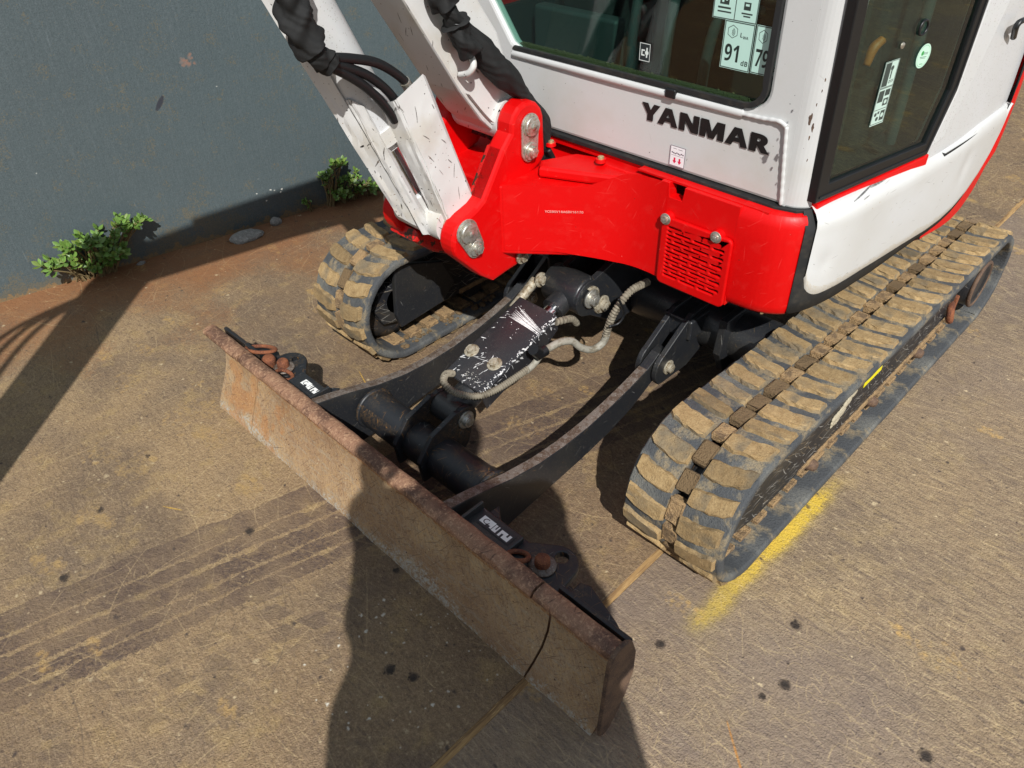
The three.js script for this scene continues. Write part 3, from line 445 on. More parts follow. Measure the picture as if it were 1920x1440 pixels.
// --- dozer blade, its arms and its cylinder ---
{
  const B = group('dozer_blade', EX), r = rng(51);
  // section (z, y) of the mouldboard, front face from the cutting edge up, then round the rolled lip and down the back
  const front = [[1.346, .0], [1.344, .012], [1.330, .04], [1.312, .075], [1.297, .11], [1.288, .145], [1.287, .17], [1.293, .192], [1.304, .206]];
  const lip = [[1.316, .213], [1.323, .219], [1.325, .227], [1.321, .234], [1.311, .238], [1.296, .2375], [1.288, .232], [1.283, .222]];
  const back = [[1.274, .19], [1.270, .15], [1.276, .11], [1.292, .07], [1.312, .035], [1.330, .006], [1.336, .0]];
  const W = 2048, H = 512, P = new Painter(W, H), kx = W / 1.34, ky = H / .36; // u along the blade, v along the section from the cutting edge
  P.fill((px, py, c) => {
    const x = px / kx - .67, v = py / ky, a = smp(NA, x * .9, v * 1.4), b = smp(NB, x * 1.6, v * 1.1), f = smp(NC, x * 3, v * 3), st = smp(NC, x * 4.5 + v * 3.2, v * .9), w = smp(NW, x * 6, v * 6);
    set3(c, 172, 146, 114); mix3(c, 192, 168, 130, clamp((a - .4) * 2) * .8); mix3(c, 146, 118, 90, clamp((b - .5) * 2.4) * .7); mix3(c, 190, 152, 96, clamp((st - .5) * 4) * .3); mix3(c, 100, 80, 62, clamp((.42 - st) * 4) * .22); mix3(c, 92, 62, 44, clamp((f - .62) * 2.6) * .4); mix3(c, 128, 96, 70, clamp((smp(NA, x * .55 + .35, v * .9) - .42) * 3) * .55); mix3(c, 156, 146, 130, clamp((smp(NC, x * .5 + .2, v * 3.6) - .6) * 4) * .4);
    if (v < .2) { const ed = .03 + (smp(NA, x * 1.5, .2) - .4) * .06 + (f - .5) * .03; if (v < ed) mix3(c, 176, 174, 166, .8 * clamp((ed - v) / .02) * clamp((f - .25) * 2.2)); const ob = smp(NB, x * 1.7, v * 1.7 + .2) - Math.hypot((x + .56) / .16, (v - .07) / .11) * .45 + .2; if (ob > .35) mix3(c, 172, 114, 66, clamp((ob - .35) * 4) * .45); }
    if (v > .155 && v < .225 && f > .35) mix3(c, 146, 92, 52, .5);
    if (v > .212) { set3(c, 144, 108, 84); mix3(c, 104, 76, 60, clamp((b - .4) * 2.6)); mix3(c, 188, 152, 120, clamp((f - .55) * 2.4) * .7); }
    const g = (w - .5) * 26; c[0] += g; c[1] += g; c[2] += g;
  });
  for (let i = 0; i < 900; i++) { const x = r() * W, v = r(); P.stroke(x, v * H * .6, .7 + (r() - .5) * .7, 8 + r() * 70, .6 + r() * .6, r() < .65 ? [188, 152, 100] : [84, 64, 50], .35, (r() - .5) * .3, r); }
  for (let i = 0; i < 300; i++) P.blob(r() * W, r() * H * .62, .8 + r() * 2, r() < .5 ? [196, 178, 146] : [78, 52, 38], .6, r);
  for (let i = 0; i < 400; i++) P.stroke(r() * W, H * (.58 + r() * .22), 1.3 + (r() - .5) * 1.6, 6 + r() * 26, .9 + r() * 1.4, r() < .55 ? [176, 140, 108] : [74, 50, 40], .5, 0, r);
  const mat = new THREE.MeshStandardMaterial({ map: P.tex(THREE.ClampToEdgeWrapping), roughness: .68, metalness: .1, bumpMap: (() => { const b = grayTex(512, 512, (u, v) => smp(NC, u, v) * .6 + smp(NB, u, v) * .4); b.repeat.set(5, 1.4); return b; })(), bumpScale: .0012 });
  const profile = [...front, ...lip, ...back]; const acc = [0]; for (let i = 1; i < profile.length; i++) acc.push(acc[i - 1] + Math.hypot(profile[i][0] - profile[i - 1][0], profile[i][1] - profile[i - 1][1]));
  const board = (x0, x1, name, seam0, seam1) => { // seam: how the end edge bows with height
    const nx = Math.max(10, Math.round((x1 - x0) * 60)), n = profile.length, pos = [], uv = [], idx = [];
    for (let i = 0; i <= nx; i++) for (let j = 0; j <= n; j++) {
      const k = j % n, [z, y] = profile[k], e0 = x0 + seam0(y), e1 = x1 + seam1(y), x = lerp(e0, e1, i / nx), wob = (smp(NA, x * .5 + .1, y * 2) - .5) * .006 + (k > 8 && k < 17 ? (smp(NB, x * 2, k * .05) - .5) * .003 : 0) + (y < .03 ? (smp(NB, x * 1.5, .3) - .5) * .004 : 0);
      pos.push(x, Math.max(.0, y + (y < .02 ? 0 : wob * .4)), z + wob); uv.push((x + .67) / 1.34, (j === n ? acc[n - 1] + .005 : acc[k]) / .36);
    }
    for (let i = 0; i < nx; i++) for (let j = 0; j < n; j++) { const a = i * (n + 1) + j, b = a + n + 1; idx.push(a, b, a + 1, b, b + 1, a + 1); }
    const tri = THREE.ShapeUtils.triangulateShape(profile.map(p => new THREE.Vector2(p[0], p[1])), []);
    for (const [i, f] of [[0, 0], [nx, 1]]) { const o = i * (n + 1); for (const t of tri) f ? idx.push(o + t[0], o + t[1], o + t[2]) : idx.push(o + t[0], o + t[2], o + t[1]); }
    let g = new THREE.BufferGeometry(); g.setAttribute('position', new THREE.Float32BufferAttribute(pos, 3)); g.setAttribute('uv', new THREE.Float32BufferAttribute(uv, 2)); g.setIndex(idx); g = toCreasedNormals(g, .7);
    return mesh(name, g, mat, B, true);
  };
  const bow = y => .014 * Math.sin(clamp(y / .22) * Math.PI) - .004, mir = y => -bow(y), zero = () => 0, tip = y => -.010 * Math.pow(clamp(1 - y / .09), 2) + .0;
  board(-.487, .487, 'mouldboard', mir, bow);
  board(.492, .655, 'blade_extension', bow, tip);
  board(-.655, -.492, 'blade_extension', y => -tip(y), mir);
  for (const s of [1, -1]) { // end cheeks of the extensions
    const pr = [[1.332, .012], [1.343, .018], [1.345, .035], [1.341, .10], [1.337, .17], [1.333, .222], [1.326, .240], [1.308, .247], [1.288, .243], [1.274, .228], [1.262, .19], [1.262, .13], [1.276, .085], [1.30, .04], [1.318, .018]];
    if (s > 0) mesh('end_cheek', profX(pr, .655, .664, .003), M.rustDark, B);
    // gusset behind each extension, tapering to the tip
    mesh('gusset', [profY([[s * .50, 1.285], [s * .66, 1.285], [s * .655, 1.262], [s * .60, 1.232], [s * .52, 1.205], [s * .50, 1.212]], .158, .172, .003), profZ([[s * .50, .17], [s * .655, .17], [s * .655, .215], [s * .50, .215]].map(p => p), 1.262, 1.272, .002)], M.blackRusty, B);
    // hinge eye on the main board, slot and pin
    const cx = s * .433, cz = 1.222; const eye = [[s * .26, 1.285], [s * .48, 1.285], [s * .492, 1.25], ...circ(cx + s * .012, cz - .004, .043, 12, s > 0 ? -.2 : Math.PI + .2, s > 0 ? -2.2 : Math.PI + 2.2), [s * .375, 1.215], [s * .30, 1.215], [s * .27, 1.19]];
    mesh('hinge_eye', profY(eye, .166, .182, .003, [circ(cx + s * .012, cz - .022, .013, 12)]), M.blackRusty, B);
    mesh('hinge_eye', profY(eye, .06, .074, .003), M.blackRusty, B);
    mesh('hinge_washer', [lathe([[0, .006], [.020, .006], [.026, .002], [.026, -.002], [0, -.002]], V(cx, .184, cz + .018), V(0, 1, 0), 24)], M.bareSteel, B);
    mesh('hinge_pin', [lathe([[0, .022], [.010, .022], [.014, .018], [.015, .010], [.015, -.14], [0, -.14]], V(cx, .186, cz + .018), V(0, 1, 0), 20)], M.rust, B);
    mesh('lock_ring', [new THREE.TorusGeometry(.020, .005, 8, 26).rotateX(1.1).rotateY(s * .5).translate(s * .392, .196, 1.262)], M.rust, B);
    mesh('back_channel', [box(s > 0 ? .255 : -.37, s > 0 ? .37 : -.255, .182, .196, 1.222, 1.282, .003), box(s > 0 ? .255 : -.262, s > 0 ? .262 : -.255, .182, .212, 1.222, 1.282, .002)], M.black, B);
  }
  const ring2 = new THREE.TorusGeometry(.024, .005, 8, 26).scale(1.5, 1, 1).rotateX(1.25).rotateY(.6).translate(-.515, .205, 1.25); mesh('lock_ring', ring2, M.rust, B);
  mesh('lock_pin', [lathe([[0, .02], [.012, .02], [.017, .012], [.017, -.03], [0, -.03]], V(-.47, .19, 1.258), V(.2, 1, -.1), 18)], M.rust, B);
  // torn remains of a white lettered sticker on the channel behind the blade
  const torn = canvasTex(256, 96, (x, w, h) => { x.fillStyle = '#2c2e31'; x.fillRect(0, 0, w, h); x.fillStyle = '#e8e8e4'; x.fillRect(10, 14, 96, 62); x.fillRect(110, 20, 34, 60); x.fillRect(160, 24, 80, 58); x.strokeStyle = '#26282a'; x.lineWidth = 6; x.beginPath(); x.arc(52, 46, 20, 0, 5.2); x.stroke(); x.fillStyle = '#2c2e31'; x.fillRect(60, 60, 30, 20); x.fillRect(126, 16, 8, 40); x.fillRect(176, 50, 14, 34); x.fillRect(210, 22, 12, 30); });
  const tm = new THREE.MeshStandardMaterial({ map: torn, roughness: .5 });
  mesh('torn_sticker', new THREE.PlaneGeometry(.085, .026).rotateX(-Math.PI / 2).translate(.318, .1975, 1.245), tm, B, true);
  mesh('torn_sticker', new THREE.PlaneGeometry(.07, .026).rotateX(-Math.PI / 2).translate(-.305, .1975, 1.245), tm, B, true);

  // arms
  const A = group('blade_arms', EX);
  const topY = [[1.285, .224], [1.24, .214], [1.19, .201], [1.12, .180], [1.04, .165], [.96, .160], [.88, .163], [.80, .174], [.73, .188], [.67, .204]];
  const botY = [[.645, .155], [.72, .118], [.80, .095], [.90, .078], [1.03, .064], [1.15, .05], [1.285, .035]];
  for (const s of [1, -1]) {
    const x0 = s > 0 ? .212 : -.237, x1 = x0 + .025;
    mesh('arm', profX([...topY, ...circ(.612, .19, .040, 9, .8, 4.2), ...botY], x0, x1, .002), M.black, A);
    mesh('arm_top_edge', gridSurf(60, 2, (u, v) => { const k = u * (topY.length - 1), i = Math.min(topY.length - 2, Math.floor(k)), t = k - i; return V(lerp(x0 + .001, x1 - .001, v), lerp(topY[i][1], topY[i + 1][1], t) + .0012 - Math.abs(v - .5) * .0012, lerp(topY[i][0], topY[i + 1][0], t)); }), M.bareSteel, A);
  }
  mesh('cross_tube', rod(V(-.205, .135, 1.15), V(.205, .135, 1.15), .047, .047, 40), M.blackRusty, A);
  for (const s of [1, -1]) mesh('weld_collar', new THREE.TorusGeometry(.047, .006, 8, 40).rotateY(Math.PI / 2).translate(s * .198, .135, 1.15), M.blackRusty, A);
  for (const x of [-.042, .042]) mesh('cylinder_lug', profX([[1.205, .10], [1.212, .16], [1.17, .21], [1.10, .232], ...circ(1.076, .198, .034, 9, 1.2, 4), [1.07, .13], [1.10, .10]], x - .006, x + .006, .002), M.blackRusty, A);
  bolt(A, V(.049, .2, 1.076), V(1, 0, 0), .015, M.zinc, 'pin_bolt');
  // cylinder
  const C = group('blade_cylinder', EX), a = V(0, .196, 1.076), b = V(0, .325, .668), d = b.clone().sub(a).normalize();
  mesh('barrel', [rod(a.clone().addScaledVector(d, .0), a.clone().addScaledVector(d, .30), .034, .034, 28), rod(V(-.034, .198, 1.076), V(.034, .198, 1.076), .032, .032, 24)], M.black, C);
  mesh('gland', rod(a.clone().addScaledVector(d, .30), a.clone().addScaledVector(d, .318), .037, .037, 28), M.black, C);
  mesh('piston_rod', rod(a.clone().addScaledVector(d, .318), a.clone().addScaledVector(d, .352), .019, .019, 24), M.chrome, C);
  mesh('rod_end', rod(a.clone().addScaledVector(d, .352), b.clone(), .03, .028, 24), M.black, C);
  // bent cover plate with a drooped right flange, scratched to bright metal
  const r2 = rng(9), Q = new Painter(512, 1024).fill((x, y, c) => { const u = x / 512, v = y / 1024, a = smp(NA, u * .6, v * 1.2), f = smp(NC, u * 1.3, v * 2.6); set3(c, 36, 36, 39); mix3(c, 58, 54, 52, clamp((a - .5) * 2.4) * .6); mix3(c, 84, 82, 78, clamp((f - .66) * 3) * .5); });
  const wc = [226, 226, 224];
  for (let i = 0; i < 16; i++) Q.stroke(60 + r2() * 60, 790 + i * 9, -.1 - i * .022 + (r2() - .5) * .05, 240 + r2() * 60, 2.2 + r2() * 4, wc, .85, (r2() - .5) * .1, r2);
  for (let i = 0; i < 75; i++) { const e = r2(); const [x, y] = e < .45 ? [355 + r2() * 50, r2() * 960] : e < .8 ? [r2() * 400, r2() * 330] : [r2() * 60, r2() * 900]; Q.stroke(x, y, .9 + (r2() - .5) * 1.6, 14 + r2() * 60, 1.8 + r2() * 4.5, wc, .85, (r2() - .5) * 1.5, r2); }
  for (let i = 0; i < 60; i++) Q.blob(r2() * 512, r2() * 1024, 1 + r2() * 4, wc, .8, r2);
  for (let i = 0; i < 90; i++) Q.blob(360 + (r2() - .5) * 26, r2() * 1024, 1.5 + r2() * 3, wc, .85, r2);
  for (let i = 0; i < 60; i++) Q.blob(150 + r2() * 240, 40 + r2() * 90, 1.2 + r2() * 3, [206, 202, 192], .8, r2);
  Q.stroke(90, 262, .16, 210, 3, wc, .8, .2, r2);
  const cm = new THREE.MeshPhysicalMaterial({ map: Q.tex(THREE.ClampToEdgeWrapping), roughness: .38, clearcoat: .3, clearcoatRoughness: .25 });
  const f0 = V(0, .252, 1.035), f1 = V(0, .334, .79); // front and rear edge middles
  const across = [[-.062, -.012], [-.061, 0], [-.058, .0025], [.054, .0025], [.058, .001], [.0605, -.003], [.062, -.045]];
  const uAt = [0, .02, .04, .70, .72, .74, 1];
  const cover = off => { const pos = [], uv = [], idx = []; for (let i = 0; i <= 6; i++) for (let j = 0; j < across.length; j++) { const t = i / 6, p = f0.clone().lerp(f1, t); const droop = j === across.length - 1 && t > .85 ? .012 * (t - .85) / .15 : 0; pos.push(p.x + across[j][0] * (1 - off * .02), p.y + across[j][1] - off * .004 + droop, p.z - (j === across.length - 1 ? .012 * (1 - t) : 0)); uv.push(uAt[j], t); } for (let i = 0; i < 6; i++) for (let j = 0; j < across.length - 1; j++) { const q = i * across.length + j, w = q + across.length; idx.push(q, q + 1, w, w, q + 1, w + 1); } const g = new THREE.BufferGeometry(); g.setAttribute('position', new THREE.Float32BufferAttribute(pos, 3)); g.setAttribute('uv', new THREE.Float32BufferAttribute(uv, 2)); g.setIndex(idx); return toCreasedNormals(g, .5); };
  mesh('cover_plate', [cover(0), cover(1)], cm, C, true);
  const cn = V(0, f1.z - f0.z, 0).set(0, -(f1.z - f0.z), f1.y - f0.y).normalize();
  bolt(C, V(-.047, .2745 + .003, .945 + .017), cn, .0125, M.zincDull); bolt(C, V(.028, .2745 + .003, .945 + .017), cn, .0125, M.zincDull);
  mesh('rod_tab', [rod(V(-.075, .30, .80), V(-.075, .345, .72), .012, .012, 14)], M.zincDull, C); bolt(C, V(-.063, .348, .715), V(1, .1, 0), .013, M.zincDull);

  // hoses in corrugated sleeves
  const Hh = group('blade_hoses', EX);
  const rib = (pts, r0, seg, mat, name) => mesh(name, tube(pts, t => r0 * (1 + .13 * Math.sin(t * seg * Math.PI * 2)), seg * 7, 12), mat, Hh);
  const pa = [onX(1215, 528, .16), onX(1180, 548, .155), onX(1150, 590, .14), onX(1135, 630, .125)];
  rib(pa, .0085, 26, M.conduit, 'corrugated_sleeve');
  mesh('hose', tube([onX(1138, 625, .127), onX(1130, 643, .122), onX(1112, 655, .115), onX(1090, 652, .108), onX(1072, 640, .1), onX(1050, 642, .095), onX(1020, 658, .09)], .0088, 50, 12), M.conduitPale, Hh);
  mesh('hose_fitting', [rod(onX(1023, 656, .092), onX(1004, 668, .09), .013, .012, 10), rod(onX(1010, 662, .098), onX(1000, 655, .098), .013, .013, 12)], M.plasticBlack, Hh);
  mesh('hose', tube([onX(1012, 668, .088), onX(1000, 684, .086), onX(985, 697, .083)], .0076, 20, 12), M.conduitPale, Hh);
  rib([onX(990, 692, .084), onX(965, 709, .08), onX(935, 728, .075), onX(905, 741, .06), onX(875, 742, .04), onX(848, 733, .02), onX(832, 716, 0), onX(836, 702, -.015), onX(850, 700, -.02)], .0076, 50, M.conduit, 'corrugated_sleeve');
  rib([onX(1042, 604, .062), onX(1058, 600, .06), onX(1072, 598, .05), onX(1082, 607, .04)], .008, 9, M.conduit, 'corrugated_sleeve');
  mesh('cable_tie', tube([onX(1160, 560, .16), onX(1170, 590, .165), onX(1160, 606, .16), onX(1142, 612, .15)], .003, 24, 8), M.plasticBlack, Hh);
}
// --- upper structure: bumper, nose, side panels, counterweight ---
// plan of the body at bumper height, from the nose round the near side to the back
const PLAN = (() => {
  const pts = [[.137, .64], [.30, .641], [.42, .640], [.462, .632], [.495, .612], [.517, .58], [.530, .54], [.540, .49], [.552, .37], [.563, .24], [.573, .10], [.577, 0], [.5775, -.10], [.576, -.19], [.568, -.275], [.535, -.37], [.45, -.465], [.28, -.55], [.14, -.585], [0, -.595], [-.14, -.585], [-.28, -.55], [-.40, -.48], [-.49, -.36], [-.52, -.2], [-.52, .1], [-.50, .4], [-.47, .52], [-.40, .60]];
  const cv = new THREE.CatmullRomCurve3(pts.map(p => V(p[0], 0, p[1])), false, 'centripetal'); cv.arcLengthDivisions = 2000; cv.updateArcLengths(); const L = cv.getLength();
  return { L, at(s) { const t = clamp(s / L); return cv.getPointAt(t); }, nrm(s) { const d = cv.getTangentAt(clamp(s / L)); return V(-d.z, 0, d.x).multiplyScalar(1).negate().negate(); }, sOfZ(z, lo = .3, hi = 1.6) { for (let i = 0; i < 60; i++) { const m = (lo + hi) / 2; if (this.at(m).z > z) lo = m; else hi = m; } return (lo + hi) / 2; } };
})();
const outN = s => { const n = PLAN.nrm(s), p = PLAN.at(s); if (n.x * p.x + n.z * (p.z - .0) < 0) n.negate(); return n; };
function shell(s0, s1, prof, n, closed) { // prof: (inset, y) from bottom to top
  return gridSurf(n, prof.length - 1, (u, v) => { const s = lerp(s0, s1, u), k = Math.round(v * (prof.length - 1)), [i, y] = prof[k], p = PLAN.at(s), nn = outN(s); return p.addScaledVector(nn, -i).setY(y); });
}
{
  const H = group('upper_frame', EX);
  const bump = [[.06, .438], [.02, .438], [.008, .444], [.002, .452], [0, .465], [0, .60], [0, .635], [.003, .648], [.010, .656], [.022, .659], [.10, .660]];
  // front plate with the mouth for the grille and the notch in its top edge
  const plate = profZ([[.205, .445], [.235, .438], [.388, .438], [.388, .657], [.262, .657], [.258, .628], [.228, .628], [.224, .657], [.205, .657]], .616, .6412, .001, [rrect(.238, .375, .452, .575, .008)]);
  mesh('front_bumper', [plate, toCreasedNormals(shell(.248, PLAN.sOfZ(.599), bump, 26), .6), box(.137, .44, .6545, .6585, .56, .63)], M.red, H);
  mesh('grille_box', [box(.235, .38, .44, .60, .50, .505), box(.235, .24, .44, .60, .505, .61), box(.375, .38, .44, .60, .505, .61), box(.24, .375, .59, .595, .505, .61), box(.225, .265, .62, .65, .56, .565)], M.interior, H);
  // grille: a pressed cover with staggered slots
  const slots = []; const rows = 13; for (let i = 0; i < rows; i++) { const y = .4555 + i * .0092; for (let k = -1; k < 5; k++) { let a = .2375 + k * .046 + (i % 2 ? .018 : -.004), b = a + .038; a = Math.max(a, .2385); b = Math.min(b, .3735); if (b - a < .008) continue; if (i === rows - 1 && (a < .25 && b < .27)) continue; slots.push(rrect(a, b, y, y + .0052, .0022, 3)); } }
  mesh('grille', profZ(rrect(.222, .388, .434, .590, .012), .643, .652, .003, slots), M.red, H);
  for (const [x, y] of [[.232, .585], [.352, .586]]) { mesh('spacer', rod(V(x, y, .640), V(x, y, .6535), .014, .013, 18), M.red, H); bolt(H, V(x, y, .6525), V(0, 0, 1), .0085, M.zinc); }
  // side skin: black strip, on it the white panel whose lower edge sweeps up at the back, red counterweight behind
  const lut = (tab, z) => { for (let k = 1; k < tab.length; k++) if (z >= tab[k][0]) return lerp(tab[k][1], tab[k - 1][1], (z - tab[k][0]) / (tab[k - 1][0] - tab[k][0])); return tab[tab.length - 1][1]; };
  const yP = z => lut([[.7, .482], [.4, .480], [.23, .476], [.12, .471], [.05, .472], [-.01, .479], [-.06, .494], [-.11, .523], [-.15, .562], [-.18, .615], [-.196, .68], [-.205, .76], [-.212, 1.08]], z);
  const yRed = z => lut([[.7, .44], [.10, .432], [.0, .420], [-.06, .418], [-.11, .426], [-.16, .452], [-.216, .505], [-.25, .56], [-.275, .63], [-.295, .70], [-.40, .72], [-.7, .72]], z);
  const sW0 = PLAN.sOfZ(.594), sW1 = PLAN.sOfZ(-.205), sEnd = PLAN.L;
  mesh('side_seal', gridSurf(110, 9, (u, v) => { const s = lerp(PLAN.sOfZ(.6035), PLAN.sOfZ(-.226), u), z = PLAN.at(s).z, y0 = z < -.195 ? lut([[-.19, .60], [-.205, .66], [-.214, .74], [-.226, 1.03]], z) : yP(z) - lut([[.7, .036], [.35, .03], [.15, .016], [-.3, .015]], z), k = v * 9, y = k < 1 ? y0 : lerp(y0 + .003, Math.max(y0 + .004, z > .16 ? .664 : z > -.2 ? Math.max(y0 + .05, .66) : 1.06), (k - 1) / 8), ins = k < 1 ? .03 : k < 2 ? -.0015 : -.003 + (y > .645 && z > .16 ? (y - .645) * 1.2 : 0) + Math.max(0, y - .67) * .03; return PLAN.at(s).addScaledVector(outN(s), -ins).setY(y); }), M.sealBlack, H);
  const wl = sW1 - sW0; const panel = gridSurf(110, 18, (u, v) => {
    const s = sW0 + .008 + u * (wl - .008); const cr = clamp(1 - u * wl / .055), z = PLAN.at(s).z; const yb = Math.min(yP(z) + .05 * (1 - Math.sqrt(Math.max(0, 1 - cr * cr))), .668);
    const top = Math.max(.640, yb + .002), tp = Math.max(.672, yb + .004), y = v < .78 ? lerp(yb, top, v / .78) : lerp(top, tp, Math.sin((v - .78) / .22 * Math.PI / 2)), sh = z > .15 ? .042 : lerp(.014, .042, clamp((z + .02) / .17)), ins = v < .78 ? -.007 : -.007 + sh * (1 - Math.cos((v - .78) / .22 * Math.PI / 2));
    const edge = v < .04 ? .004 : 0, q = Math.exp(-(((s - sW0 - .05) / .020) ** 2 + ((y - .555) / .022) ** 2)) * .003 + Math.exp(-(((s - sW1 + .22) / .022) ** 2 + ((y - .59) / .03) ** 2)) * .003;
    return PLAN.at(s).addScaledVector(outN(s), -ins - edge - q).setY(y);
  });
    const rp2 = rng(88), sp = new Painter(2048, 512).fill((x, y, c) => { const u = x / 2048, v = y / 512; set3(c, 206, 207, 207); mix3(c, 192, 190, 184, smp(NA, u * 1.4, v * .5) * .6); mix3(c, 186, 172, 146, v < .05 + smp(NB, u * 2, .3) * .07 ? .55 * smp(NC, u * 4, v) : 0); });
  sp.stroke(260, 452, .12, 200, 3.5, [60, 58, 56], .8, .02, rp2); sp.stroke(430, 470, .02, 170, 7, [78, 74, 70], .75, .01, rp2); sp.stroke(330, 440, .1, 60, 2.5, [96, 92, 88], .7, 0, rp2);
  for (let i = 0; i < 60; i++) sp.stroke(rp2() * 2048, rp2() * 512, (rp2() - .5) * 1.2, 10 + rp2() * 60, .8 + rp2(), [150, 148, 144], .5, 0, rp2); for (let i = 0; i < 40; i++) sp.blob(rp2() * 2048, rp2() * 512, 1 + rp2() * 3, rp2() < .5 ? [90, 86, 82] : [170, 150, 120], .6, rp2);
  mesh('side_panel', panel, new THREE.MeshPhysicalMaterial({ map: sp.tex(THREE.ClampToEdgeWrapping), roughness: .36, clearcoat: .4, clearcoatRoughness: .25 }), H, true);
  for (const [s, y] of [[sW0 + .052, .555]]) { const p = PLAN.at(s), n = outN(s); mesh('panel_latch', lathe([[0, .0], [.007, 0], [.009, -.004], [0, -.004]], p.addScaledVector(n, .002).setY(y), n, 20), M.zincDull, H); }
  mesh('counterweight', toCreasedNormals(gridSurf(120, 12, (u, v) => { const s = lerp(PLAN.sOfZ(.12), sEnd - .02, u), p = PLAN.at(s), z = p.x > 0 ? p.z : -.5, y0 = yRed(z), k = v * 12, y = k < 1 ? y0 : k > 11 ? 1.03 : lerp(y0 + .012, 1.02, (k - 1) / 10), ins = (k < 1 ? .016 : k > 11 ? .06 : 0) + (p.x > 0 && p.z > -.232 ? .003 : -.002) + Math.max(0, y - .67) * .03 + (p.x > 0 && p.z > -.2 && y > .58 ? .035 : 0); return p.addScaledVector(outN(s), -ins).setY(y); }), .8), M.red, H);
  mesh('body_floor', profY([[.40, .60], [.50, .54], [.55, .2], [.54, -.15], [.40, -.45], [0, -.57], [-.40, -.45], [-.49, -.1], [-.45, .50], [-.36, .58]], .46, .48, .004), M.interior, H);
  // engine hood above the side panel, behind the door
  const sH0 = PLAN.sOfZ(.20), sH1 = PLAN.sOfZ(-.208);
  mesh('engine_hood', gridSurf(50, 16, (u, v) => { const s1 = lerp(sH0, sH1, u), z = PLAN.at(s1).z, y = lerp(Math.max(.650, yP(z) + .001), 1.08, v), s = lerp(sH0 + (y - .8) * .30, sH1, u), lean = .0055 + (y - .655) * .03; return PLAN.at(s).addScaledVector(outN(s), -lean).setY(y); }), M.whiteClean, H);
  mesh('hood_roof', profY([[.5, .16], [.55, -.1], [.40, -.45], [0, -.57], [-.40, -.45], [-.49, -.1], [-.45, .1]], 1.06, 1.08, .004), M.white, H);
  mesh('hood_handle', [tube([onX(1900, 70, .575), onX(1908, 45, .585), onX(1925, 35, .585)], .006, 14, 8)], M.plasticBlack, H);
  // nose casting reaching forward to the swing post
  const nose = [[.137, .64], [-.078, .812], [-.10, .828], [-.14, .83], [-.30, .83], [-.33, .80], [-.34, .60], [-.2, .5], [.137, .56]];
  mesh('nose_casting', [gridSurf(40, 12, (u, v) => { // the forward right face, its lower edge sweeping up, its top edge dipping
    const q = lerp(.222, -.082, u), z = .6425 + Math.max(0, Math.sqrt(((.137 - q) * .795 / 2) ** 2 + .00035) + (.137 - q) * .795 / 2 - .0062), p = V(q, 0, z), bl = 0; const y0 = u < .35 ? lerp(.438, .445, u / .35) : lerp(.445, .462, clamp((u - .35) / .35)), y1 = .657 - .038 * sstep(.24, .6, u);
    return p.add(V(.61, 0, .79).multiplyScalar(-bl)).setY(lerp(y0, y1, v)); }),
    profY([[.215, .634], [.137, .634], [-.078, .808], [-.10, .822], [-.31, .822], [-.33, .79], [-.34, .56], [.17, .54]], .452, .616, .004)], M.red, H);
  mesh('nose_cover', profY([[.10, .665], [.02, .70], [-.05, .73], [-.075, .70], [-.04, .62], [.02, .60], [.13, .60], [.15, .63]], .618, .642, .006), M.red, H);
  mesh('cab_deck', [box(-.34, .46, .640, .652, .30, .602), box(.02, .215, .604, .646, .56, .634, .004)], M.red, H);
  for (const [u, v] of [[1033, 258], [1127, 288]]) { const p = onY(u, v, .668); bolt(H, V(p.x, .655, p.z), V(0, 1, 0), .0075, M.zincGold); mesh('bolt_shank', rod(V(p.x, .65, p.z), V(p.x, .657, p.z), .012, .011, 16), M.red, H); }
  // stamped number, weak pale dots on the nose
  const vin = canvasTex(512, 48, (x, w, h) => { x.clearRect(0, 0, w, h); x.fillStyle = 'rgba(244,170,160,0.85)'; x.font = 'bold 40px monospace'; x.textBaseline = 'middle'; x.fillText('YCEBSV18A6BV16170', 4, h / 2 + 2, w - 8); });
  const dv = V(.137 + .082, 0, .642 - .816).normalize(); const vm = mesh('stamped_number', new THREE.PlaneGeometry(.105, .0085), new THREE.MeshStandardMaterial({ map: vin, transparent: true, roughness: .6 }), H, true);
  { const X = dv, Z = V(-dv.z, 0, dv.x); vm.quaternion.setFromRotationMatrix(new THREE.Matrix4().makeBasis(X, V(0, 1, 0), Z)); const c = onX(1066, 397, .032); vm.position.set(.032, .5625, lerp(.642, .816, (.137 - .032) / .219)).addScaledVector(Z, .0015); }
}
